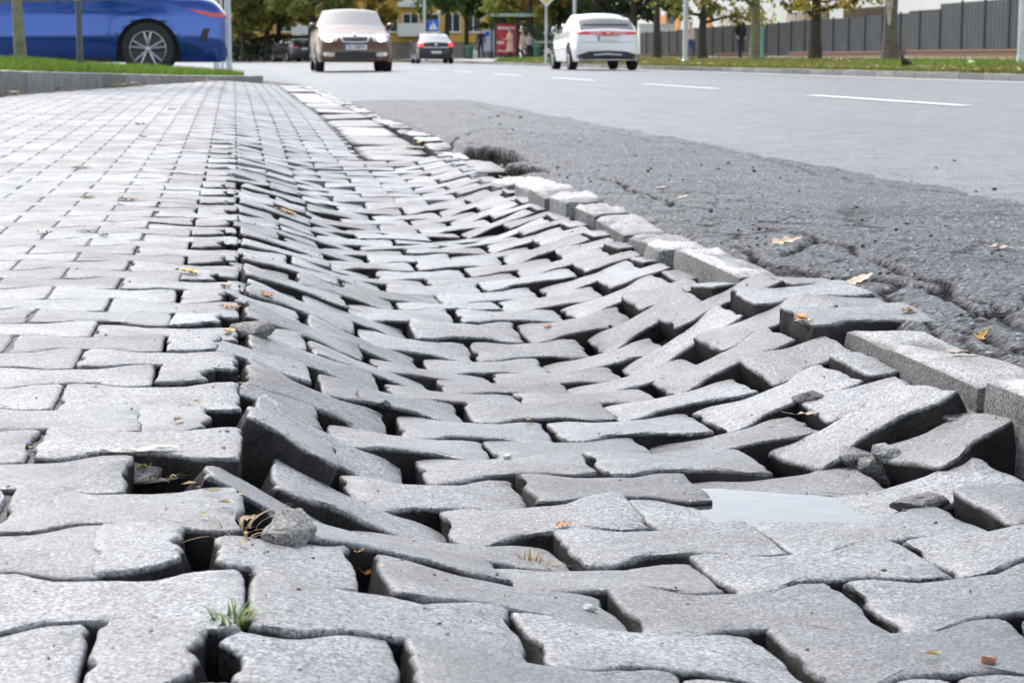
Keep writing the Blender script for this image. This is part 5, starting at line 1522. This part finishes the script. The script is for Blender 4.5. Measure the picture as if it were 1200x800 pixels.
person('person in a light tan coat standing behind the shelter post', p, rad(100), 1.62, (0.5, 0.36, 0.26), (0.05, 0.05, 0.06), (0.10, 0.07, 0.05), coat=((0.50, 0.36, 0.26), 0.55, 0.2))
p = at(620, 111.5); p.z = 0.215
person('person in a white top and dark trousers inside the bus shelter', p, rad(200), 1.55, (0.65, 0.63, 0.6), (0.04, 0.045, 0.06), (0.04, 0.03, 0.03), armR=(.06, .3), elbowR=.8)

# ================================================================== BIRD
bz = at(1061, 33.5); bz.z = float(vz(bz.x)) + 0.02
V = [(0, 0, .20), (0, .07, .23), (0, .13, .29), (0, .165, .345), (0, .20, .35), (0, .255, .34), (0, -.09, .175), (0, -.20, .15), (0, -.30, .13),
     (.035, .01, .13), (.035, .02, .055), (.035, .0, .012), (.035, .05, .006), (-.035, .01, .13), (-.035, .02, .055), (-.035, .0, .012), (-.035, .05, .006), (.05, -.03, .20), (.055, -.16, .165), (-.05, -.03, .20), (-.055, -.16, .165)]
E = [(0, 1), (1, 2), (2, 3), (3, 4), (4, 5), (0, 6), (6, 7), (7, 8), (0, 9), (9, 10), (10, 11), (11, 12), (0, 13), (13, 14), (14, 15), (15, 16), (0, 17), (17, 18), (0, 19), (19, 20)]
Rr = [(.075, .085), .082, .06, .046, .032, .008, .065, (.05, .02), (.045, .008), .03, .009, .008, .006, .03, .009, .008, .006, (.02, .05), (.01, .02), (.02, .05), (.01, .02)]
e = empty('crow', bz, rad(20)); tag(e, 'black crow walking on the far verge beside the thick street tree', 'bird')
bm_ = skin_mesh('body', V, E, Rr, 0)
link_mesh('body', bm_, simple('crow_black', (0.008, 0.008, 0.010), 0.8, spec=0.2), e)
e.scale = (0.72, 0.72, 0.72)

# ================================================================== STREET FURNITURE
def post(name, label, px, Y, z0, h, r, mat, cat, top=None, base=True):
    p = at(px, Y, z0); e = empty(name, p); tag(e, label, cat)
    MB().tube([(0, 0, -0.1), (0, 0, h * .5), (0, 0, h)], [r, r * .97, r * .9 if top != 'taper' else r * .55], 14).build('pole', mat, e, smooth=True)
    if base: MB().lathe([(r * 1.7, 0.0), (r * 1.7, 0.03), (r * 1.15, 0.06), (r * .9, 0.3)], 14).build('base_collar', mat, e, smooth=True)
    return e
def lamp(label, px, Y, z0, h=8.0):
    e = post('lamp_post', label, px, Y, z0, h, 0.085, M['galv'], 'lamp post', 'taper')
    MB().box((-0.07, -0.095, 0.6), (0.07, -0.075, 1.1), .004).build('service_door', M['galv'], e)
    MB().tube([(0, 0, h), (-0.5, 0, h + 0.35), (-1.6, 0, h + 0.45)], [.045, .04, .035], 8).build('arm', M['galv'], e, smooth=True)
    MB().box((-2.2, -.14, h + .40), (-1.5, .14, h + .50), .03).build('lamp_head', M['galv'], e)
    return e
lamp('grey lamp post in front of the person in pink on the far verge', 803, 60, 0.2)
lamp('grey lamp post near the taller brick planter wall', 1197, 34, 0.2)
lamp('grey lamp post rising behind the white hatchback', 673, 92, 0.3)
lamp('slim grey lamp post behind the black saloon', 498, 110, 0.15)
post('sign_post', 'bright galvanised post at the tip of the green verge', 268.5, 28.5, 0.1, 3.2, 0.048, M['galv'], 'post')
e = post('sign_post', 'pale post behind the tail of the blue coupe', 253.5, 34, 0.1, 3.4, 0.05, M['galv'], 'post')
MB().box((0.06, -.05, 1.95), (0.3, .05, 2.6), .02).build('signal_box', M['plastic'], e)
post('sign_post', 'thin post standing close to the pale post behind the coupe', 260.5, 36, 0.1, 3.4, 0.03, M['galv'], 'post')
e = post('bollard_post', 'dark grey steel post in the grass before the blue coupe', 94, 19.0, 0.30, 0.60, 0.031, M['post'], 'post', base=False)
MB().lathe([(0.034, .585), (0.034, .605), (0.001, .61)], 14).build('cap', M['post'], e)
e = tree('young_tree', 'young tree with mossy green trunk in the grass before the blue coupe', at(25, 18.6, 0.33), 5.0, 1.5, 2.3, 'green', 0.05, 211, 2200, 0.06, 'bark_green')
# diamond priority sign
e = post('road_sign', 'white and yellow diamond priority sign on a post by the bus stop', 640, 71, 0.13, 2.9, 0.045, M['galv'], 'road sign')
M['sign_white'] = simple('sign_white', (0.8, 0.8, 0.8), 0.35, var=0.02); M['sign_yellow'] = simple('sign_yellow', (0.85, 0.55, 0.02), 0.35, var=0.02); M['sign_blue'] = simple('sign_blue', (0.02, 0.13, 0.55), 0.35, var=0.03)
def diamond(c, r, y0, y1): return MB().prism([(0, c - r), (r, c), (0, c + r), (-r, c)], y0, y1)
q = diamond(2.53, 0.50, -0.075, -0.055).build('sign_plate', M['sign_white'], e); diamond(2.53, 0.36, -0.082, -0.077).build('yellow_field', M['sign_yellow'], q)
MB().tube([(0, -.02, 1.05), (0, -.02, 1.6)], .055, 12).build('post_sleeve', M['galv'], e)
# blue crossing sign
e = post('road_sign', 'blue crossing sign with a white triangle above the black saloon', 514.5, 108, 0.15, 2.62, 0.035, M['galv'], 'road sign')
q = MB().box((-0.62, -.06, 1.62), (-0.02, -.04, 2.22), .004).build('sign_plate', M['sign_blue'], e)
MB().prism([(-0.56, 1.69), (-0.08, 1.69), (-0.32, 2.13)], -.066, -.0605).build('triangle', M['sign_white'], q)
MB().tube([(-.32, -.068, 1.97), (-.32, -.068, 2.02)], .025, 8).tube([(-.32, -.068, 1.95), (-.33, -.068, 1.84)], .02, 6).tube([(-.33, -.068, 1.84), (-.38, -.068, 1.73)], .014, 6).tube([(-.33, -.068, 1.84), (-.27, -.068, 1.73)], .014, 6).build('walker_symbol', M['ink'], q)
MB().tube([(0, 0, 2.6), (0, 0, 2.74)], [.09, .09], 12).build('lamp_cap', M['sign_white'], e)
# teal post
M['teal'] = simple('teal_paint', (0.12, 0.42, 0.38), 0.5)
e = post('bollard_post', 'short teal post next to the greenish street tree', 892.5, 61.5, 0.22, 1.12, 0.045, M['teal'], 'post')
MB().box((-.12, -.12, -.05), (.12, .12, .1), .02).build('foot', M['plastic'], e)

# bus shelter
M['sh_dark'] = simple('shelter_frame', (0.05, 0.065, 0.07), 0.45, 0.3)
M['sh_roof'] = simple('shelter_roof_green', (0.42, 0.58, 0.46), 0.5)
t = NT('shelter_glass'); t.set((0.75, 0.82, 0.82), 0.05); t.b.inputs['Transmission Weight'].default_value = 0.95; t.b.inputs['IOR'].default_value = 1.02; M['sh_glass'] = t.m
sp_ = at(574, 113); se = at(660, 113)
sh = empty('bus_shelter', (sp_.x, 113, 0.22)); tag(sh, 'green-roofed glass bus shelter with a red poster case', 'bus shelter')
SW = se.x - sp_.x
MB().box((-0.1, -1.3, 2.42), (SW + .1, 0.5, 2.60), .02).build('roof', M['sh_roof'], sh)
for x in (0.15, 1.75, SW - .1): MB().box((x - .05, .25, -.1), (x + .05, .35, 2.42)).build('post', M['sh_dark'], sh)
MB().box((2.0, -1.15, -.1), (2.1, -1.05, 2.42)).build('post', M['sh_dark'], sh)
MB().box((0.15, .22, 2.2), (SW - .1, .38, 2.40)).build('beam', M['sh_dark'], sh)
cs = MB().box((0.22, -.42, 0.12), (1.62, -.22, 2.12), .02).build('poster_case', M['sh_dark'], sh)
t = NT('red_poster'); co = t.n('ShaderNodeTexCoord').outputs['Object']; spx = t.n('ShaderNodeSeparateXYZ'); t.l(co, spx.inputs[0])
n1 = t.noise(co, 2.6, 2)
col = t.mix(t.ramp(n1, [(0.57, 0.0), (0.62, 1.0)]), (0.55, 0.03, 0.05), (0.10, 0.02, 0.03))
M['poster'] = t.set(col, 0.3)
po = MB().box((0.34, -.440, 0.24), (1.50, -.422, 2.0)).build('poster', M['poster'], cs)
M['poster_white'] = simple('poster_print', (0.78, 0.62, 0.62), 0.4, var=0.3, scale=9)
for (x0, x1, z0, z1) in [(0.42, 1.42, 1.70, 1.85), (0.36, 0.80, 0.85, 1.0), (0.40, 1.40, 0.42, 0.50)]:
    MB().box((x0, -.444, z0), (x1, -.441, z1)).build('print', M['poster_white'], po)
for k in range(3):
    x0 = 1.8 + k * (SW - 1.9) / 3
    MB().box((x0 + .05, .29, .3), (x0 + (SW - 1.9) / 3 - .05, .305, 2.15)).build('glass_pane', M['sh_glass'], sh)
bq = MB().box((1.9, -.25, .45), (SW - .2, .15, .50), .01).build('bench', M['galv'], sh)
for x in (2.1, SW - .4): MB().box((x - .03, -.08, 0), (x + .03, .0, .45)).build('leg', M['sh_dark'], bq)
# litter bins
M['bin'] = simple('bin_green', (0.03, 0.12, 0.07), 0.5); M['bin2'] = simple('bin_rim', (0.10, 0.32, 0.14), 0.5)
for px, Y, lb in [(550, 116, 'dark green litter bin left of the bus shelter'), (630, 109, 'dark green litter bin with light rim under the bus shelter')]:
    p = at(px, Y, 0.22); e = empty('litter_bin', p); tag(e, lb, 'bin')
    MB().lathe([(.20, -.02), (.22, .0), (.24, .7), (.0, .7)], 18).build('bin_body', M['bin'], e, smooth=True)
    MB().lathe([(.25, .70), (.26, .73), (.25, .78), (.17, .78), (.17, .70)], 18).build('rim', M['bin2'], e, smooth=True)
# white guard rail behind the shelter and low grey rail by the hedge
e = empty('guard_rail', at(606, 118, .3)); tag(e, 'white horizontal rail behind the bus shelter', 'railing')
MB().box((0, 0, .85), (3.6, .05, 1.0)).build('rail', M['sign_white'], e)
for x in (.1, 1.8, 3.5): MB().box((x - .03, .06, -.2), (x + .03, .12, 1.0)).build('post', M['galv'], e)
e = empty('bike_rail', at(310, 126, .1)); tag(e, 'low grey hoop rail in front of the hedge', 'railing')
MB().tube([(0, 0, -.1), (0, 0, .65), (.08, 0, .75), (.6, 0, .75), (.68, 0, .65), (.68, 0, -.1)], .03, 8).build('hoop', M['post'], e)
MB().tube([(0, 0, .35), (.68, 0, .35)], .02, 8).build('crossbar', M['post'], e)
# parcel-coloured poster stand left of the shelter
e = empty('info_board', at(570, 119, .22)); tag(e, 'pale blue information board beside the person in navy', 'board')
MB().box((-.35, 0, .45), (.55, .05, 1.75), .01).build('panel', simple('pale_blue_board', (0.50, 0.56, 0.68), 0.5), e)
MB().tube([(0.05, -.015, 1.5), (0.05, -.004, 1.5)], [.16, .16], 18).build('emblem', M['sign_blue'], e)
for x in (-.3, .5): MB().box((x - .03, .055, -.1), (x + .03, .10, 1.75)).build('leg', M['galv'], e)
e = tag(link_mesh('plastic_ball', MB().lathe([(0.001, -.07), (.045, -.06), (.075, -.02), (.078, .015), (.06, .05), (.03, .065), (0.001, .068)], 20).mesh('plastic_ball', True), simple('pale_green_plastic', (0.55, 0.72, 0.32), 0.4), None, at(1138, 34, float(vz(13.3)) + .10)), 'pale green ball lying in the bright grass of the far verge', 'ball')
# ================================================================== SMALL THINGS ON THE PAVEMENT
bpy.context.view_layer.update()
DG = bpy.context.evaluated_depsgraph_get()
CO = Vector((0, 0, CAM_H))
def shoot(px, py):
    """the surface point and normal where the photograph shows px, py"""
    d = (FW * FPX + RX * (px - 600) + UP * (400 - py)).normalized()
    ok, loc, nor, idx, ob, mt = S.ray_cast(DG, CO + d * 0.3, d)
    return (loc, nor) if ok else (G(px, py), Vector((0, 0, 1)))

# white paint on a patch of stones, seven metres on
for o in list(pave.children):
    if o.name.startswith('paving_stone') and o.get('kind') is None:
        p_ = o.location
        if 0.40 < p_.x < 0.72 and 6.75 < p_.y < 7.7:
            o.material_slots[0].link = 'OBJECT'; o.material_slots[0].material = M['stone_white']

def leaf_mat(name, c1, c2):
    t = NT(name); co = t.n('ShaderNodeTexCoord').outputs['Object']
    return t.set(t.mix(t.ramp(t.noise(co, 60, 4), [(0.35, 0.0), (0.7, 1.0)]), c1, c2), 0.6, t.bump(t.noise(co, 150, 3), 0.4, 0.002))
LM = {'olive': leaf_mat('leaf_olive', (0.14, 0.12, 0.02), (0.26, 0.21, 0.04)), 'brown': leaf_mat('leaf_brown', (0.20, 0.09, 0.03), (0.34, 0.17, 0.06)),
      'yellow': leaf_mat('leaf_yellow', (0.50, 0.30, 0.06), (0.62, 0.42, 0.13)), 'orange': leaf_mat('leaf_orange', (0.45, 0.15, 0.02), (0.58, 0.25, 0.05)),
      'tan': leaf_mat('leaf_tan', (0.45, 0.32, 0.21), (0.60, 0.46, 0.34)), 'pale': leaf_mat('leaf_pale', (0.55, 0.46, 0.40), (0.72, 0.63, 0.56)), 'black': leaf_mat('leaf_black', (0.03, 0.025, 0.02), (0.08, 0.06, 0.045))}
def leaf_mesh(ln, wd, kind, seed, curl=0.25):
    r_ = random.Random(seed); n = 12; V = []; f = []
    for i in range(n + 1):
        u = i / n
        if kind == 'oak': w_ = wd * math.sin(math.pi * u ** .8) * (0.62 + 0.38 * math.cos(u * 6.28 * 3.2)) + .001
        elif kind == 'strip': w_ = wd * min(1, 6 * u, 4 * (1 - u)) * .5 + .0008
        else: w_ = wd * math.sin(math.pi * u ** .75) ** .9 + .0006
        x = (u - .5) * ln; zc = curl * ln * ((u - .5) ** 2) * 1.2 + r_.uniform(-.0015, .0015)
        for s_ in (-1, -.5, 0, .5, 1):
            V.append((x + abs(s_) * ln * .03, s_ * w_ * .5, zc + abs(s_) * w_ * (.10 + .3 * curl) + r_.uniform(-.001, .001)))
    for i in range(n):
        for j in range(4): f.append((i * 5 + j, i * 5 + j + 1, (i + 1) * 5 + j + 1, (i + 1) * 5 + j))
    # stalk
    b = len(V); V += [(-ln * .5, -.0008, .002), (-ln * .5, .0008, .002), (-ln * .75, .0006, .006), (-ln * .75, -.0006, .006)]; f.append((b, b + 1, b + 2, b + 3))
    return mesh_py('fallen_leaf', V, f, True)
LEAVES = [  # px, py, length, colour, kind, turn, label
    (95, 198, .085, 'olive', 'oval', 5, 'olive-green fallen leaf lying alone on the flat paving'),
    (103, 232, .055, 'brown', 'oval', 30, 'small brown fallen leaf on the flat paving below the olive leaf'),
    (150, 235, .07, 'brown', 'oval', 170, 'reddish brown curled leaf on the flat paving, paired with a tan scrap'),
    (141, 240, .04, 'tan', 'oval', 80, 'tan leaf scrap beside the reddish brown curled leaf'),
    (52, 273, .05, 'tan', 'oval', 20, 'pale tan leaf on flat paving near black scraps'),
    (101, 272, .05, 'black', 'oak', 10, 'blackened crumpled leaf on the flat paving'),
    (122, 277, .04, 'black', 'oak', 60, 'dark leaf crumb next to the blackened crumpled leaf'),
    (202, 129, .07, 'black', 'oval', 0, 'small dark leaf far off on the flat paving'),
    (165, 146, .09, 'pale', 'oval', 20, 'pale leaf far off on the flat paving'),
    (168, 161, .06, 'black', 'oval', 40, 'dark speck of leaf below the far pale leaf'),
    (133, 262, .03, 'black', 'oval', 4, 'tiny dark leaf crumb on pale paving rows'),
    (219, 320, .07, 'yellow', 'oval', 150, 'yellow leaf lodged in a gap of the sagging paving edge'),
    (334, 249, .09, 'yellow', 'oval', 160, 'long ochre leaf on the left slope of the hollow'),
    (313, 347, .045, 'orange', 'oval', 60, 'bright orange leaf wedged on the left slope of the hollow'),
    (270, 361, .05, 'orange', 'oak', 20, 'orange-brown leaf caught in the opened joint'),
    (268, 390, .05, 'yellow', 'oak', 80, 'yellow-brown leaf bits deep in the opened joint'),
    (264, 337, .035, 'brown', 'oval', 120, 'small brown leaf in the opened joint'),
    (938, 373, .05, 'orange', 'oval', 100, 'orange leaf standing at the edge of the lifted paving'),
    (942, 377, .055, 'tan', 'oak', 20, 'tan leaf lying under the orange leaf at the asphalt edge'),
    (918, 285, .13, 'tan', 'oak', 10, 'tan lobed leaf on cracked asphalt behind the kerb end'),
    (1007, 331, .10, 'tan', 'oval', 15, 'tan leaf lying in the main asphalt crack'),
    (1172, 292, .10, 'tan', 'oak', 170, 'tan oak-like leaf on the worn pale asphalt'),
    (1065, 366, .05, 'brown', 'oval', 30, 'brown leaf stuck in the lower asphalt crack'),
    (1150, 396, .06, 'yellow', 'oak', 40, 'ochre leaf on the asphalt above the kerb'),
    (1130, 417, .08, 'tan', 'oval', 20, 'tan leaf on the crumbled edge beside the kerb'),
    (486, 175, .16, 'tan', 'oval', 170, 'tan leaf in the hole beside the broken kerb'),
    (497, 168, .10, 'yellow', 'oval', 20, 'yellow leaf above the hole beside the broken kerb'),
    (775, 221, .06, 'tan', 'oval', 10, 'small tan leaf on dark asphalt'),
    (800, 232, .06, 'tan', 'oval', 30, 'second small tan leaf on dark asphalt nearer the crack'),
    (957, 486, .085, 'tan', 'strip', 12, 'narrow tan leaf lying across the tilted stones'),
    (165, 529, .10, 'pale', 'strip', 4, 'long pale pinkish dry leaf by the broken stone'),
    (170, 548, .03, 'yellow', 'oak', 40, 'dry yellow leaf curled under the broken stone'),
    (282, 612, .035, 'brown', 'oval', 20, 'dry brown leaf in the hole under the tilted stones'),
    (290, 620, .03, 'tan', 'oval', 60, 'dry tan leaf in the hole under the tilted stones'),
    (433, 675, .016, 'orange', 'oval', 0, 'tiny orange leaf chip on the worn paving'),
    (420, 648, .02, 'brown', 'oval', 80, 'brown leaf tip standing in a dark gap'),
    (642, 383, .025, 'orange', 'oval', 40, 'orange leaf bit in a joint of the sunken floor'),
    (660, 617, .02, 'orange', 'oval', 5, 'orange leaf bit in the joint near the dry grass tuft'),
]
for k, (px, py, ln, colr, kind, turn, lb) in enumerate(LEAVES):
    loc, nor = shoot(px, py)
    q = Vector((0, 0, 1)).rotation_difference(nor if nor.z > 0.86 else Vector((0, -.12, 1)))
    ln *= 0.78 if py > 440 or px < 700 else 0.62; me = leaf_mesh(ln, ln * (.22 if kind == 'strip' else .55), kind, k, 0.06 if kind == 'strip' else 0.12)
    o = link_mesh('fallen_leaf', me, LM[colr], None, loc + Vector((0, 0, .0025)))
    o.rotation_euler = (q.to_matrix() @ Matrix.Rotation(rad(turn), 3, 'Z')).to_euler()
    tag(o, lb, 'leaf')

# grass tufts
def tuft(name, label, px, py, n, h, stops, seed, spread=0.016, cat='plant', flat=0.6, z=0.0):
    loc, nor = shoot(px, py); r_ = random.Random(seed); e = empty(name, loc + Vector((0, 0, z))); tag(e, label, cat)
    V = []; f = []; at_ = []
    for i in range(n):
        an = r_.uniform(0, 6.28); rr = spread * r_.random() ** .5; b = Vector((math.cos(an) * rr, math.sin(an) * rr, -.006)); hh = h * r_.uniform(.4, 1.15); ot = hh * r_.uniform(.2, flat * 2); wv = r_.uniform(.0010, .0022)
        an += r_.uniform(-.9, .9); d = Vector((math.cos(an), math.sin(an), 0)); s_ = Vector((-d.y, d.x, 0)); c = r_.random(); b0_ = len(V)
        for j in range(6):
            u = j / 5; p_ = b + d * ot * u ** 1.6 + Vector((0, 0, hh * (u - .42 * u * u * min(1.3, ot / hh))))
            V += [p_ - s_ * wv * (1 - u * .92), p_ + s_ * wv * (1 - u * .92)]; at_ += [c, c]
        for j in range(5): f.append((b0_ + 2 * j, b0_ + 2 * j + 1, b0_ + 2 * j + 3, b0_ + 2 * j + 2))
    me = mesh_py('blades', V, f, True); a = me.attributes.new('rnd', 'FLOAT', 'POINT'); a.data.foreach_set('value', at_)
    link_mesh('blades', me, leafy('tuft_' + str(seed), stops, trans=.3), e)
    return e
GREEN = [(0, (0.05, 0.13, 0.02)), (0.6, (0.16, 0.26, 0.05)), (0.85, (0.40, 0.36, 0.14)), (1, (0.5, 0.4, 0.22))]
DRY = [(0, (0.22, 0.13, 0.05)), (0.5, (0.42, 0.29, 0.12)), (1, (0.55, 0.42, 0.22))]
tuft('grass_tuft', 'small green weed growing from the opened joint', 270, 726, 70, .020, GREEN, 1, .010)
tuft('grass_tuft', 'dry straw tuft caught in a joint of the near paving', 624, 658, 40, .018, DRY, 2, .014, flat=1.2)
tuft('grass_tuft', 'dry yellow grass under the broken rough stone', 185, 552, 22, .022, DRY, 3, .02, flat=1.3)
tuft('grass_tuft', 'dry brown grass in the hole below the tilted stones', 282, 618, 24, .022, DRY, 4, .03, flat=1.4)
tuft('grass_tuft', 'tiny tuft of dead grass on the left slope of the hollow', 418, 462, 10, .015, DRY, 5, .01, flat=1.3)

# pebbles
for k, (px, py, r, c, lb) in enumerate([(1158, 776, .0065, (.42, .2, .12), 'small reddish brick chip on the near paving'), (594, 537, .006, (.6, .58, .52), 'pale round pebble in a joint of the sunken floor'),
                              (450, 477, .010, (.04, .04, .04), 'black asphalt lump in a joint on the left slope'), (715, 383, .004, (.05, .05, .05), 'tiny black chip on a pale stone of the hollow'),
                              (691, 715, .006, (.5, .5, .48), 'whitish pebble stuck in a joint of the near paving')]):
    loc, nor = shoot(px, py)
    tag(link_mesh('pebble', lump_mesh('pebble', r, (1.2, .9, .8), k * 3.3, 2, .25), simple('pebble_%d' % k, c, .7, scale=80), None, loc + Vector((0, 0, r * .4))), lb, 'stone')
M['rubble'] = stone_mat('broken_concrete', (0.17, 0.168, 0.16), soil_shade_amt=0.0, strength=0.9)
# rubble between the kerb and the tilted stones
for k, (px, py, r, sq, lb) in enumerate([(1028, 556, .035, (1.1, .9, .7), 'dark rough concrete lump between the tilted stones'), (1000, 537, .028, (1.2, .9, .7), 'grey concrete lump at the foot of the tilted stone'),
                                    (1040, 533, .024, (1.3, .8, .6), 'small dark concrete lump in the cavity by the kerb'), (950, 466, .022, (1.3, 1, .45), 'chipped concrete corner piece on the right slope'),
                                    (1085, 592, .032, (1.5, .9, .4), 'pale flat concrete lump between two leaning stones'), (338, 628, .03, (1.2, .9, .8), 'broken stone corner at the foot of the tilted stones'),
                                    (160, 556, .03, (1.1, 1.0, .5), 'crumbled stone piece in the hole left of the broken stone'), (295, 388, .03, (1.3, .8, .6), 'rounded broken stone piece in the opened joint')]):
    loc, nor = shoot(px, py)
    tag(link_mesh('concrete_lump', lump_mesh('concrete_lump', r, sq, 5 + k * 2.7, 3, .4), M['rubble'], None, loc + Vector((0, 0, r * .05)), (0, 0, rad(k * 50))), lb, 'rubble')

# asphalt crumbs
rs = np.random.RandomState(12); V = []; F = []
base_ = [lump_mesh('crumb', 1.0, (1.2, 1, .7), 2.2 * k, 1, .4) for k in range(3)]
bv = [np.array([tuple(q.co) for q in m.vertices]) for m in base_]; bf = [[tuple(p.vertices) for p in m.polygons] for m in base_]
for m in base_: bpy.data.meshes.remove(m)
nb = 0; vs = []
for k in range(300):
    if k < 220: x, y = 0.98 + abs(rs.normal(0, .5)), rs.uniform(1.9, 6.5)
    else: x, y = rs.uniform(.97, 2.0), rs.uniform(6, 13)
    r = rs.choice([.0022, .0035, .005, .008], p=[.45, .35, .17, .03]) * (1 + .4 * (y > 6)); q = k % 3
    a = rs.uniform(0, 6.28); R_ = np.array([[math.cos(a), -math.sin(a), 0], [math.sin(a), math.cos(a), 0], [0, 0, 1]])
    ok, loc, nor, *_ = S.ray_cast(DG, Vector((x, y, .5)), Vector((0, 0, -1)))
    vs.append((bv[q] * r) @ R_.T + np.array([x, y, (loc.z if ok else 0) + r * .35])); F += [tuple(i + nb for i in f) for f in bf[q]]; nb += len(bv[q])
o = link_mesh('asphalt_crumbs', mesh_py('asphalt_crumbs', np.concatenate(vs), F), simple('asphalt_crumb', (.035, .035, .038), .8, var=.4, scale=50)); tag(o, 'black asphalt crumbs strewn over the cracked gutter strip', 'crumbs', kind='stuff')

# grit and leaf crumbs on the sunken paving
vs = []; F = []; nb = 0
for k in range(520):
    x, y = rs.uniform(-0.35, 0.85), 1.15 + 4.2 * rs.uniform(0, 1) ** 1.3
    if k % 3 == 0: x = rs.normal(0.0, 0.06)
    if k % 7 == 0: x = rs.normal(0.74, 0.06)
    r = rs.choice([.0010, .0017, .0027], p=[.62, .32, .06]); q = k % 3
    a = rs.uniform(0, 6.28); R_ = np.array([[math.cos(a), -math.sin(a), 0], [math.sin(a), math.cos(a), 0], [0, 0, 1]])
    ok, loc, nor, *_ = S.ray_cast(DG, Vector((x, y, .5)), Vector((0, 0, -1)))
    if not ok: continue
    vs.append((bv[q] * r) @ R_.T + np.array([x, y, loc.z + r * .3])); F += [tuple(i + nb for i in f) for f in bf[q]]; nb += len(bv[q])
o = link_mesh('grit', mesh_py('grit', np.concatenate(vs), F), simple('grit', (.20, .185, .16), .9, var=.7, scale=70)); tag(o, 'fine grit scattered over the sunken paving and its joints', 'grit', kind='stuff')
pl = []
for k in range(170):
    x, y = (rs.normal(0.0, 0.035), 1.2 + 4.5 * rs.uniform(0, 1)) if k % 2 else (rs.uniform(-.3, .84), 1.2 + 5 * rs.uniform(0, 1))
    ok, loc, nor, *_ = S.ray_cast(DG, Vector((x, y, .5)), Vector((0, 0, -1)))
    if ok and (loc.z < float(hgt(x, y)) - .012 or k % 5 == 0): pl.append((x, y, loc.z - .009))
o = litter('leaf_crumbs', np.array(pl), 0.008, 31); tag(o, 'tiny brown leaf crumbs gathered in the opened joints', 'leaves', kind='stuff')

# puddles
t = NT('puddle_water'); t.set((0.10, 0.10, 0.095), 0.02, None, Specular_IOR_Level=0.5); t.b.inputs['IOR'].default_value = 1.6; t.l(t.bump(t.noise(t.n('ShaderNodeTexCoord').outputs['Object'], 24, 3), 0.05, 0.01), t.b.inputs['Normal']); t.b.inputs['Transmission Weight'].default_value = 0.5
M['water'] = t.m
def puddle(cx, cy, rx_, ry_, z, seed):
    n = 48; V = [(0, 0, 0)]
    for k in range(n):
        a = 2 * math.pi * k / n; r_ = 1 + .35 * mnoise.noise(Vector((math.cos(a) * 1.3 + seed, math.sin(a) * 1.3, 0))); V.append((math.cos(a) * rx_ * r_, math.sin(a) * ry_ * r_, 0))
    o = link_mesh('puddle', mesh_py('puddle', V, [(0, k + 1, (k + 1) % n + 1) for k in range(n)]), M['water'], None, (cx, cy, z)); o['kind'] = 'structure'
    return o
puddle(0.56, 1.85, 0.15, 0.15, -0.0975, 1)
